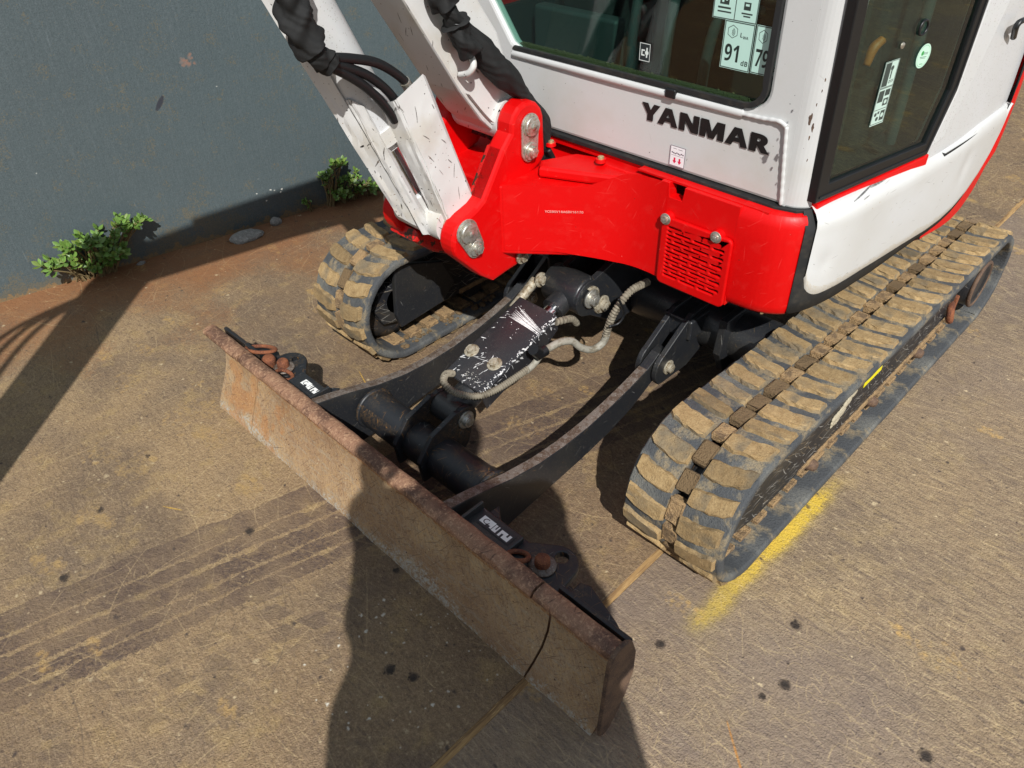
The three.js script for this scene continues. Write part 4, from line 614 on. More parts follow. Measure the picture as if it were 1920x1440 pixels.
// --- swing bracket carrying the boom and its cylinder ---
{
  const S = group('swing_bracket', EX);
  const arc = (cz, cy, r, a0, a1, n = 9) => circ(cz, cy, r, n, a0, a1);
  const pr = [...arc(.724, .722, .050, -.1, 3.0), [.670, .64], [.685, .622], [.715, .612], [.755, .575], [.775, .52], [.775, .45], [.752, .43], [.755, .402], [.80, .398], [.845, .392], [.88, .42], ...arc(.905, .525, .052, -.75, 1.25), [.882, .588], [.862, .60], [.80, .69]];
  for (const [a, b] of [[-.135, -.088], [-.335, -.288]]) mesh('bracket_cheek', profX(pr, a, b, .008), M.red, S);
  mesh('worn_rib', profX([[.80, .69], [.862, .60], [.874, .575], [.852, .585], [.785, .69]].map(p => p), -.138, -.094, .003), M.redWorn, S);
  mesh('bracket_body', [profX([[.72, .41], [.84, .402], [.872, .45], [.86, .49], [.80, .51], [.72, .56], [.70, .50]], -.290, -.133, .01), lathe([[.0, .0], [.055, .0], [.06, .01], [.06, .17], [.055, .18], [0, .18]], V(-.21, .43, .77), V(0, 1, 0), 28)], M.red, S);
  mesh('toe', profX([[.84, .40], [.885, .425], [.94, .475], [.93, .50], [.87, .47]], -.34, -.245, .008), M.redWorn, S);
  const pin = (z, y, dz, dy, R1, R2) => { // long retaining plate with the pin head and a bolt
    const L = Math.hypot(dz, dy), a = Math.atan2(dy, dz); mesh('retaining_plate', profX([...circ(z, y, R1, 14, a + Math.PI * .52, a + Math.PI * 1.48), ...circ(z + dz, y + dy, R2, 14, a - Math.PI * .48, a + Math.PI * .48)], -.087, -.081, .0018), M.zinc, S);
    mesh('pin_head', [lathe([[0, .012], [.006, .012], [.007, .008], [R1 * .72, .009], [R1 * .8, .005], [R1 * .8, -.004], [0, -.004]], V(-.081, y, z), V(1, 0, 0), 26)], M.zinc, S); bolt(S, V(-.08, y + dy, z + dz), V(1, 0, 0), R2 * .55, M.zinc);
  };
  pin(.722, .722, .002, -.055, .026, .024); pin(.918, .548, -.02, -.044, .029, .024);
  mesh('pin', [rod(V(-.345, .722, .722), V(-.08, .722, .722), .022, .022, 20), rod(V(-.345, .548, .918), V(-.08, .548, .918), .022, .022, 20)], M.zincDull, S);
  mesh('stop_bolt', [rod(V(-.14, .422, .755), V(-.08, .422, .757), .011, .011, 14)], M.red, S); bolt(S, V(-.082, .422, .757), V(1, 0, 0), .0125, M.zincDull);
}
// --- cab ---
const CAB = group('cab', EX);
const DOOR = { o: V(.496, .685, .581), d: V(.059, 0, -.349).normalize(), n: V(.349, 0, .059).normalize() };
const dp = (s, y, out = 0) => DOOR.o.clone().addScaledVector(DOOR.d, s).addScaledVector(DOOR.n, out).setY(y);
const doorPlate = (pts, t0, t1, holes = [], b = .002) => { const g = extr(pts, t1 - t0, b, holes); // local x along the door towards the back, local z outwards
  return g.translate(0, 0, t0).applyMatrix4(new THREE.Matrix4().makeBasis(DOOR.d, V(0, 1, 0), DOOR.n)).translate(DOOR.o.x, 0, DOOR.o.z); };
{
  // front: pressed lower panel, window opening, left pillar leaning outwards
  const hole = [[-.232, .824], ...circ(.345, .862, .0375, 7, -Math.PI / 2, 0), [.366, 1.72], [-.37, 1.72], [-.365, 1.02], [-.318, .915], [-.255, .835]];
  mesh('front_panel', profZ([[-.26, .666], [.452, .666], [.452, 1.86], [-.43, 1.86], [-.43, 1.1], [-.395, .95], [-.31, .80]], .568, .60, .007, [hole]), M.white, CAB);
  mesh('corner_pillar', profY([[.446, .6], [.455, .5995], ...circ(.448, .548, .0515, 12, Math.PI / 2, .12).map(([x, z]) => [x, z]), [.4985, .552], [.455, .552]], .664, 1.86, .004), M.white, CAB);
  mesh('weld_bead', [tube([onZ(1387, 212, .602), onZ(1430, 222, .603), onZ(1462, 228, .604), onZ(1475, 238, .604)], t => .0042 + .0003 * Math.sin(t * 40), 60, 8), tube([onZ(1475, 238, .604), onZ(1470, 300, .603), onZ(1464, 384, .602)], t => .0040 + .0003 * Math.sin(t * 55), 60, 8)], M.white, CAB);
  { const rc = rng(33), chips = [], pl = (u, v, R) => { const p = onX(u, v, .4985), n = V(.97, 0, .24).normalize(); const s = new THREE.Shape(); for (let k = 0; k < 11; k++) { const a = k / 11 * 6.283, q = R * (.5 + rc() * .7); s[k ? 'lineTo' : 'moveTo'](Math.cos(a) * q * .6, Math.sin(a) * q * 1.3); } const g = new THREE.ExtrudeGeometry(s, { depth: .0006, bevelEnabled: false }); g.applyQuaternion(new THREE.Quaternion().setFromUnitVectors(V(0, 0, 1), n)); chips.push(g.translate(p.x + n.x * .0012, p.y, p.z + n.z * .0012)); };
    for (const q of [[1518, 222, .008], [1522, 240, .006], [1516, 258, .003], [1540, 170, .002], [1546, 150, .0025], [1530, 196, .002], [1512, 300, .002]]) pl(...q); mesh('paint_chip', chips, M.rustDark, CAB); }
  mesh('sill_roll', tube([V(-.25, .812, .599), V(.05, .812, .601), V(.34, .812, .599)], .0085, 20, 10), M.white, CAB);
  mesh('floor_seal', profY([[-.33, .606], [.44, .611], [.478, .60], [.50, .575], [.50, .55], [-.33, .55]], .6545, .665, .002), M.sealBlack, CAB);
  mesh('window_seal', [profZ([[-.250, .822], [.340, .8225], ...circ(.342, .865, .0405, 6, -Math.PI / 2, 0), [.374, 1.74], [.367, 1.74], [.3695, .875], ...circ(.338, .867, .034, 5, -.1, -Math.PI / 2), [-.244, .830]], .598, .606, .001)], M.sealBlack, CAB);
  mesh('windscreen', box(-.40, .375, .822, 1.75, .586, .590), M.glass, CAB);
  mesh('sill_debris', [box(-.25, .36, .818, .831, .57, .585), ...(() => { const r = rng(91), o = []; for (let i = 0; i < 60; i++) { const s = .001 + r() * .0025; o.push(new THREE.IcosahedronGeometry(s, 0).translate(-.24 + r() * .58, .831 + r() * .001, .572 + r() * .010)); } return o; })()], M.mudDark, CAB);
  mesh('screen_clip', box(.172, .196, .808, .826, .60, .612, .003), M.plasticBlack, CAB);
  mesh('pillar_trim', [profY([[.375, .551], [.492, .551], [.492, .515], [.375, .515]], .67, 1.85, .002)], M.interior, CAB);
  // rest of the cab shell
  mesh('cab_roof', box(-.44, .60, 1.85, 1.91, -.32, .61, .02), M.white, CAB);
  mesh('cab_back', box(-.42, .545, .66, 1.85, -.24, -.22), M.interior, CAB);
  mesh('cab_left_side', [box(-.43, -.41, .66, .86, -.22, .57), box(-.43, -.41, 1.72, 1.85, -.22, .57), box(-.43, -.41, .86, 1.72, -.22, -.12), box(-.43, -.41, .86, 1.72, .50, .57)], M.interior, CAB);
  mesh('cab_floor', box(-.41, .50, .652, .664, -.22, .568), M.interior, CAB);
  // door post behind the door
  mesh('rear_pillar', doorPlate([[.355, .690], [.392, .80], [.402, .96], [.41, 1.86], [.53, 1.86], [.50, 1.0], [.445, .81], [.40, .700]], -.03, .006, [], .004), M.whiteClean, CAB);
  mesh('door_sill', doorPlate([[.006, .655], [.36, .655], [.36, .678], [.006, .676]], -.03, .008, [], .003), M.red, CAB);
  // door: black frame, glass
  const D = group('door', EX);
  const outer = [[-.004, .681], [.350, .681], [.388, .80], [.396, .96], [.40, 1.80], [-.020, 1.80], [-.016, 1.02]], inner = [[.026, .712], [.332, .708], [.362, .805], [.369, .96], [.372, 1.76], [.010, 1.76], [.013, 1.02]];
  mesh('door_frame', [doorPlate(outer, -.012, .008, [inner], .002)], M.plasticBlack, D);
  mesh('frame_bead', [...[[0, 1], [1, 2], [2, 3]].map(([i, j]) => { const f = q => [lerp(q[0], .19, .045), q[1] + .009]; const a = f(outer[i]), b = f(outer[j]); return rod(dp(a[0], a[1], .0085), dp(b[0], b[1], .0085), .002, .002, 6); })], M.hose, D);
  mesh('door_glass', doorPlate([[.022, .708], [.336, .704], [.366, .805], [.374, 1.77], [.007, 1.77], [.010, 1.02]], -.002, .0015, [], 0), M.glass, D);
  // stickers on the door glass
  const oc = canvasTex(128, 384, (x, w, h) => { x.fillStyle = '#b9cfc4'; x.fillRect(0, 0, w, h); x.fillStyle = '#3a4440'; x.strokeStyle = '#3a4440'; x.lineWidth = 4; x.strokeRect(4, 4, w - 8, 150); x.strokeRect(4, 160, w - 8, 216); x.fillRect(10, 10, 52, 138); x.beginPath(); x.arc(78, 46, 14, 0, 7); x.fill(); x.fillRect(72, 50, 12, 60); x.font = 'bold 26px sans-serif'; x.fillText('OFF', 68, 136); x.fillRect(70, 172, 46, 38); x.fillRect(12, 172, 50, 70); x.fillRect(70, 226, 46, 44); x.fillStyle = '#b9cfc4'; x.beginPath(); x.arc(94, 248, 13, 0, 7); x.fill(); x.fillStyle = '#3a4440'; x.fillRect(10, 286, w - 20, 4); x.fillRect(76, 300, 40, 62); x.beginPath(); x.arc(30, 316, 12, 0, 7); x.fill(); x.beginPath(); x.arc(52, 346, 13, 0, 7); x.fill(); x.fillRect(46, 300, 18, 16); x.fillStyle = '#b9cfc4'; x.beginPath(); x.arc(96, 330, 14, 0, 7); x.fill(); });
  const place = (m, s, y, out, rz = 0) => { m.quaternion.setFromRotationMatrix(new THREE.Matrix4().makeBasis(DOOR.d, V(0, 1, 0), DOOR.n)); m.rotateZ(rz); m.position.copy(dp(s, y, out)); return m; };
  place(mesh('operating_sticker', new THREE.PlaneGeometry(.040, .112), new THREE.MeshStandardMaterial({ map: oc, roughness: .5 }), D, true), .137, .848, .0032, 0);
  const gc = canvasTex(256, 256, (x, w, h) => { x.clearRect(0, 0, w, h); x.fillStyle = '#bfe0cc'; x.beginPath(); x.arc(128, 128, 124, 0, 7); x.fill(); x.strokeStyle = '#7fb897'; x.lineWidth = 6; x.beginPath(); x.arc(128, 128, 108, 0, 7); x.stroke(); x.fillStyle = '#2f9c46'; x.beginPath(); x.arc(96, 100, 24, 0, 7); x.fill(); x.fillStyle = '#44635a'; x.font = 'bold 34px sans-serif'; x.fillText('DOVE', 112, 116); x.fillRect(64, 136, 128, 6); x.fillRect(76, 150, 104, 5); x.fillStyle = '#5aa474'; x.fillRect(96, 206, 64, 8); });
  place(mesh('round_sticker', new THREE.CircleGeometry(.0215, 28), new THREE.MeshStandardMaterial({ map: gc, roughness: .5 }), D, true), .232, .893, .0032, -.1);
  mesh('door_handle', [tube([dp(.145, .93, -.03), dp(.13, .918, -.034), dp(.12, .89, -.034)], t => .009 - .004 * Math.abs(t - .4), 16, 8)], M.orange, D);
  mesh('lock_ring', [new THREE.TorusGeometry(.012, .0022, 8, 24).applyMatrix4(new THREE.Matrix4().makeBasis(DOOR.d, V(0, 1, 0), DOOR.n)).translate(...dp(.205, .945, .0035).toArray())], M.plasticBlack, D);
  mesh('glass_screw', lathe([[0, .003], [.005, .003], [.006, 0], [0, 0]], dp(.153, .925, .0018), DOOR.n, 16), M.zinc, D);
  mesh('door_inner_bar', [rod(dp(.30, .70, -.05), dp(.30, 1.8, -.05), .011, .011, 12)], M.interiorGrey, D);

  // stickers on the windscreen
  const noise = (val, sub) => canvasTex(192, 256, (x, w, h) => { x.fillStyle = '#b4d6cb'; x.fillRect(0, 0, w, h); x.strokeStyle = '#26332f'; x.lineWidth = 5; x.strokeRect(5, 5, w - 10, h - 10); x.fillStyle = '#1b2724'; x.strokeStyle = '#1b2724'; x.lineWidth = 3; x.beginPath(); for (let i = 0; i < 7; i++) { const a = i * Math.PI / 3 + .5; x[i ? 'lineTo' : 'moveTo'](56 + 34 * Math.cos(a), 56 + 34 * Math.sin(a)); } x.stroke(); for (const R of [10, 17, 24]) { x.beginPath(); x.arc(46, 58, R, -1, 1); x.stroke(); } x.font = 'bold 34px sans-serif'; x.fillText('L', 104, 78); x.font = 'bold 22px sans-serif'; x.fillText(sub, 124, 84); x.font = 'bold 128px sans-serif'; x.fillText(val, 18, 214, 108); x.font = 'bold 38px sans-serif'; x.fillText('dB', 132, 226); });
  const zs = .5912, W = (name, u, v, w, h, t, mat) => { const p = onZ(u, v, zs); const m = mesh(name, new THREE.PlaneGeometry(w, h), new THREE.MeshStandardMaterial({ map: t, roughness: .5 }), CAB, true); m.position.set(p.x, p.y, zs); return m; };
  W('noise_sticker', 1382, 87, .060, .080, noise('91', 'WA')); W('noise_sticker', 1437, 97, .050, .080, noise('79', 'pA'));
  const pict = canvasTex(288, 160, (x, w, h) => { x.fillStyle = '#b4d6cb'; x.fillRect(0, 0, w, h); x.strokeStyle = '#2b3733'; x.lineWidth = 5; x.strokeRect(4, 4, w - 8, h - 8); x.beginPath(); x.moveTo(144, 6); x.lineTo(144, 154); x.stroke(); x.fillStyle = '#2b3733'; x.fillRect(30, 96, 84, 10); x.fillRect(40, 40, 60, 44); x.fillRect(30, 118, 90, 8); x.fillRect(180, 30, 70, 8); x.fillRect(196, 56, 44, 40); x.fillRect(186, 110, 70, 8); x.fillRect(200, 124, 44, 8); x.fillStyle = '#b4d6cb'; x.fillRect(52, 50, 14, 24); x.fillRect(76, 50, 12, 14); x.fillRect(206, 64, 24, 12); });
  W('pictogram_sticker', 1380, 10, .088, .050, pict);
  W('warning_sticker', 1209, 98, .026, .034, canvasTex(96, 128, (x, w, h) => { x.fillStyle = '#20282a'; x.fillRect(0, 0, w, h); x.strokeStyle = '#d4dcd8'; x.lineWidth = 5; x.strokeRect(4, 4, w - 8, h - 8); x.fillStyle = '#d4dcd8'; x.fillRect(18, 46, 30, 10); x.fillRect(18, 46, 10, 44); x.fillRect(18, 80, 30, 10); x.beginPath(); x.arc(66, 66, 16, 0, 7); x.fill(); x.fillRect(60, 30, 12, 70); }));
  { // red arrows sticker on the painted panel
    const p = onZ(1270, 294, .602); const m = mesh('arrow_sticker', new THREE.PlaneGeometry(.037, .042), new THREE.MeshStandardMaterial({ roughness: .5, map: canvasTex(160, 192, (x, w, h) => { x.fillStyle = '#e6e4e6'; x.fillRect(0, 0, w, h); x.strokeStyle = '#4a3c4c'; x.lineWidth = 5; x.strokeRect(4, 4, w - 8, h - 8); x.fillStyle = '#4a3c4c'; x.fillRect(16, 88, w - 32, 3); x.fillRect(30, 24, 40, 4); x.fillRect(84, 26, 44, 4); for (let i = 0; i < 8; i++) { x.beginPath(); x.arc(24 + i * 16, 64 + (i % 3) * 4, 7, 0, 7); x.fill(); } x.fillStyle = '#cf1c48'; for (const q of [54, 106]) { x.fillRect(q - 9, 110, 18, 30); x.beginPath(); x.moveTo(q - 20, 138); x.lineTo(q + 20, 138); x.lineTo(q, 168); x.fill(); } }) }), CAB, true); m.position.set(p.x, p.y, .6022); }
  // maker's lettering
  const font = await new FontLoader().loadAsync('fonts/droid/droid_sans_bold.typeface.json');
  const lg = [], wg = []; { const a = onZ(1203, 208, .602), b = onZ(1444, 274, .602); let x = 0; const G = []; for (const ch of 'YANMAR') { const g = new TextGeometry(ch, { font, size: 1, depth: .01, curveSegments: 6, bevelEnabled: true, bevelThickness: .002, bevelSize: .045, bevelSegments: 1 }); g.computeBoundingBox(); const w = g.boundingBox.max.x - g.boundingBox.min.x; G.push([g, x - g.boundingBox.min.x, w]); x += w + (ch === 'Y' ? -.08 : .06); } const sx = (b.x - a.x) / (x - .06), sy = .0335 / 1; for (const [g, ox] of G) { const o = g.clone().translate(ox, 0, 0).scale(sx, sy * 1.28, .03); o.computeBoundingBox(); lg.push(o); }
    let m = mergeGeometries(lg.map(strip)); m.computeBoundingBox(); const bb = m.boundingBox, k = .034 / (bb.max.y - bb.min.y); m.scale(1, k, 1).translate(a.x - bb.min.x, .7515 - bb.min.y * k, .6022); mesh('lettering', m, M.plasticBlack, CAB); }

  // inside the cab: seat, consoles, levers
  const I = group('cab_interior', EX);
  mesh('seat_cushion', box(-.17, .27, .90, 1.02, -.12, .28, .03), M.interior, I); mesh('seat_back', box(-.15, .25, 1.0, 1.55, -.19, -.09, .03), M.interior, I); mesh('seat_base', box(-.15, .25, .664, .90, -.12, .22, .01), M.interior, I);
  mesh('console', box(.30, .44, .664, 1.12, -.1, .30, .02), M.interior, I); mesh('console', box(-.38, -.22, .664, 1.12, -.1, .30, .02), M.interior, I);
  for (const x of [-.02, .07]) { mesh('travel_lever', tube([V(x, .664, .46), V(x, .85, .47), V(x + .005, 1.02, .44), V(x + .01, 1.22, .36)], .011, 24, 10), M.interiorGrey, I); mesh('pedal', box(x - .035, x + .035, .69, .705, .40, .52, .004), M.interiorGrey, I); }
  mesh('grab_tube', tube([V(.165, .664, .47), V(.175, .86, .48), V(.19, .93, .47), V(.215, .945, .44), V(.235, .93, .40)], .011, 26, 10), M.interiorGrey, I);
  mesh('floor_mat', box(-.2, .28, .664, .672, .25, .55, .003), M.interior, I);
  mesh('control_lever', [tube([V(-.30, 1.12, .22), V(-.29, 1.2, .25), V(-.28, 1.28, .26)], .012, 12, 8)], M.interior, I);
  mesh('dash_plate', box(-.38, -.12, .70, .86, .36, .40, .01), M.interiorGrey, I);
}
// --- boom, its cylinder, hoses; stick and bucket reach forward out of the picture ---
{
  const Bm = group('boom', EX), x0 = -.272, x1 = -.152;
  const under = [[.795, .735], [.848, .807], [.968, 1.0], [1.04, 1.10], [1.14, 1.20], [1.28, 1.27], [1.55, 1.34], [2.16, 1.46]], over = [[2.20, 1.55], [1.9, 1.50], [1.5, 1.435], [1.24, 1.385], [1.06, 1.29], [.90, 1.13], [.74, .90], [.70, .79], [.69, .74]];
  mesh('boom_box', profX([...under, ...over, [.71, .69], [.75, .69]], x0, x1, .006), M.whiteChipped, Bm);
  mesh('boom_foot', rod(V(-.283, .722, .722), V(-.14, .722, .722), .047, .047, 32), M.whiteChipped, Bm);
  mesh('foot_gusset', [gridSurf(12, 8, (u, v) => { const x = lerp(-.275, -.14, u), a = lerp(.1, 1.25, v); return V(x, .722 + .05 * Math.sin(a) + v * .035, .722 + .05 * Math.cos(a) + .055 * (1 - v) * 0 + v * .10); })], M.whiteChipped, Bm);
  mesh('hose_guide', tube([onX(872, 100, -.145), onX(884, 108, -.115), onX(888, 122, -.105), onX(880, 136, -.115), onX(862, 140, -.145)], .0065, 26, 10), M.whiteChipped, Bm);
  // boom cylinder: barrel above, rod guard plates in front and on the near side
  const C = group('boom_cylinder', EX), lo = V(-.215, .548, .918), hi = V(-.215, 1.20, 1.21), d = hi.clone().sub(lo).normalize();
  const at = (t, x = -.215) => { const p = lo.clone().addScaledVector(d, t); p.x = x; return p; }, nf = V(0, -d.z, d.y); // nf points forward and down, across the rod
  const off = (t, x, f) => at(t, x).addScaledVector(nf, f);
  mesh('barrel', [rod(at(.26), at(.756), .046, .046, 32)], M.whiteClean, C);
  mesh('gland', [rod(at(.225), at(.26), .05, .05, 32), rod(at(.205), at(.225), .036, .036, 24)], M.whiteChipped, C);
  mesh('piston_rod', rod(at(.02), at(.21), .022, .022, 24), M.chrome, C);
  mesh('rod_clevis', [rod(V(-.285, .548, .918), V(-.138, .548, .918), .04, .04, 24), rod(at(.0), at(.07), .034, .03, 20)], M.whiteChipped, C);
  // sheet guards, each a folded strip between straight edges
  const sheet = (lines, t0 = 0, t1 = 1) => { const mk = o => gridSurf(26, (lines.length - 1) * 4, (u, v) => { const k = Math.min(lines.length - 2, Math.floor(v * (lines.length - 1))), f = v * (lines.length - 1) - k, t = lerp(t0, t1, u), a = lines[k][0].clone().lerp(lines[k][1], t), b = lines[k + 1][0].clone().lerp(lines[k + 1][1], t), p = a.lerp(b, f), w = (smp(NB, p.y * 1.5, v * .7) - .5) * .005; p.x += w - o * .003; p.z += w - o * .003; return p; }); return [toCreasedNormals(mk(0), .35), toCreasedNormals(mk(1), .35)]; };
  const ln = (u0, v0, x0, u1, v1, x1) => [onX(u0, v0, x0), onX(u1, v1, x1)];
  const up = ([a, b], k) => [b.clone().lerp(a, k), b];
  mesh('rod_guard', sheet([up(ln(497, 6, -.225, 750, 406, -.225), 1.45), up(ln(490, 0, -.208, 745, 405, -.208), 1.45), up(ln(535, 0, -.187, 786, 428, -.187), 1.45)].map(q => q)), M.whiteChipped, C);
  mesh('guard_flange', sheet([ln(648, 188, -.186, 787, 430, -.186), ln(655, 186, -.178, 793, 440, -.178), ln(682, 200, -.168, 812, 440, -.168), ln(686, 198, -.176, 816, 436, -.178)]), M.whiteChipped, C);
  mesh('port_cover', sheet([ln(706, 192, -.175, 814, 412, -.172), ln(712, 196, -.165, 821, 417, -.162), ln(737, 190, -.132, 840, 418, -.130), ln(744, 186, -.127, 846, 414, -.125), ln(792, 141, -.125, 888, 376, -.124), ln(797, 143, -.132, 891, 378, -.132)]), M.whiteChipped, C);
  // hoses
  const Hs = group('boom_hoses', EX);
  const wr = (r0, f) => (t, a) => r0(t) * (1 + .12 * Math.sin(t * f + 2 * Math.sin(a * 2)) + .08 * Math.sin(a * 3 + t * 19) + .05 * Math.sin(a * 5 - t * 37) + .025 * Math.sin(a * 9 + t * 61 + 2 * Math.sin(t * 23)));
  mesh('fabric_sleeve', tube([onX(520, -110, -.14), onX(538, -40, -.135), onX(548, 10, -.13), onX(562, 50, -.125), onX(582, 86, -.12), onX(606, 112, -.115), onX(622, 124, -.113)], wr(t => t > .93 ? .018 : t > .8 ? .021 : .027, 26), 150, 40), M.fabric, Hs);
  for (const q of [[[614, 108], [660, 110], [706, 118], [742, 138], [766, 160], [775, 176]], [[616, 116], [655, 128], [690, 142], [722, 166], [742, 190], [752, 210]], [[612, 122], [650, 140], [684, 162], [712, 188], [730, 210], [740, 226]]]) mesh('hydraulic_hose', tube(q.map(([u, v], i) => onX(u, v, -.118 - i * .006)), .0085, 40, 12), M.hose, Hs);
  mesh('hose_ferrule', rod(onX(758, 152, -.14), onX(772, 174, -.148), .0105, .0105, 12), M.zinc, Hs);
  mesh('fabric_sleeve', tube([onX(790, -90, -.13), onX(815, -40, -.125), onX(832, 0, -.12), onX(848, 30, -.115), onX(856, 48, -.115), onX(866, 72, -.112), onX(884, 98, -.108)], wr(t => t > .5 && t < .66 ? .017 : t > .66 ? .021 : .027, 22), 150, 40), M.fabric, Hs);
  mesh('fabric_sleeve', tube([onX(856, 42, -.14), onX(870, 58, -.135), onX(888, 80, -.13), onX(924, 119, -.125), onX(966, 162, -.12), onX(998, 196, -.118), onX(1016, 228, -.115), onX(1022, 266, -.115), onX(1026, 300, -.115)], wr(t => .012 + .016 * Math.exp(-(((t - .28) / .22) ** 2)) + .004 * Math.exp(-(((t - .8) / .1) ** 2)), 20), 160, 40), M.fabric, Hs);
  mesh('sleeve_tie', [new THREE.TorusGeometry(.0185, .002, 8, 24).rotateX(1.25).rotateY(.3).translate(...onX(856, 47, -.115).toArray())], M.plasticBlack, Hs);
  const r = rng(15); for (let i = 0; i < 5; i++) mesh('hydraulic_hose', tube([onX(1016 + i * 3, 280, -.12 + i * .006), onX(1020 + i * 4, 296, -.12 + i * .007), onX(1012 + i * 6, 306, -.11 + i * .007), onX(996 + i * 7, 314, -.12)], .0065, 20, 8), M.hose, Hs);
  for (let i = 0; i < 4; i++) mesh('hydraulic_hose', tube([V(-.16 - i * .03, .66, .60), V(-.18 - i * .03, .70, .66 + i * .01), V(-.2 - i * .02, .66, .72)], .010, 18, 8), M.hose, Hs);
  // stick and bucket, standing forward of the machine
  const St = group('stick', EX);
  mesh('stick_box', profX([[2.10, 1.62], [2.22, 1.64], [2.30, 1.50], [2.47, .62], [2.40, .58], [2.33, .66], [2.13, 1.40], [2.06, 1.55]], -.262, -.162, .006), M.white, St);
  mesh('stick_cylinder', [rod(V(-.212, 1.475, 1.25), V(-.212, 1.575, 1.9), .033, .033, 20), rod(V(-.212, 1.575, 1.9), V(-.212, 1.60, 2.1), .02, .02, 16)], M.white, St);
  const bk = [[2.46, .52], [2.62, .54], [2.78, .44], [2.84, .26], [2.78, .10], [2.64, .02], [2.50, .03], [2.70, .10], [2.76, .26], [2.70, .40], [2.60, .46], [2.48, .46]];
  mesh('bucket_shell', profX(bk, -.40, -.02, .004), M.black, St);
  for (const x of [-.40, -.032]) mesh('bucket_side', profX([[2.50, .50], [2.62, .53], [2.77, .43], [2.83, .26], [2.77, .11], [2.64, .03], [2.50, .03]], x, x + .012, .002), M.black, St);
  mesh('bucket_link', [rod(V(-.212, .6, 2.42), V(-.212, .5, 2.52), .05, .04, 18), rod(V(-.212, .85, 2.42), V(-.212, .54, 2.62), .025, .025, 14)], M.black, St);
  for (let i = 0; i < 3; i++) mesh('hydraulic_hose', tube([V(-.19 - i * .02, 1.46, 2.2), V(-.19 - i * .02, 1.44 - i * .02, 2.42 + i * .06), V(-.19 - i * .02, 1.2 - i * .04, 2.50 + i * .05), V(-.19 - i * .02, .95, 2.44)], .011, 30, 8), M.hose, St);
}
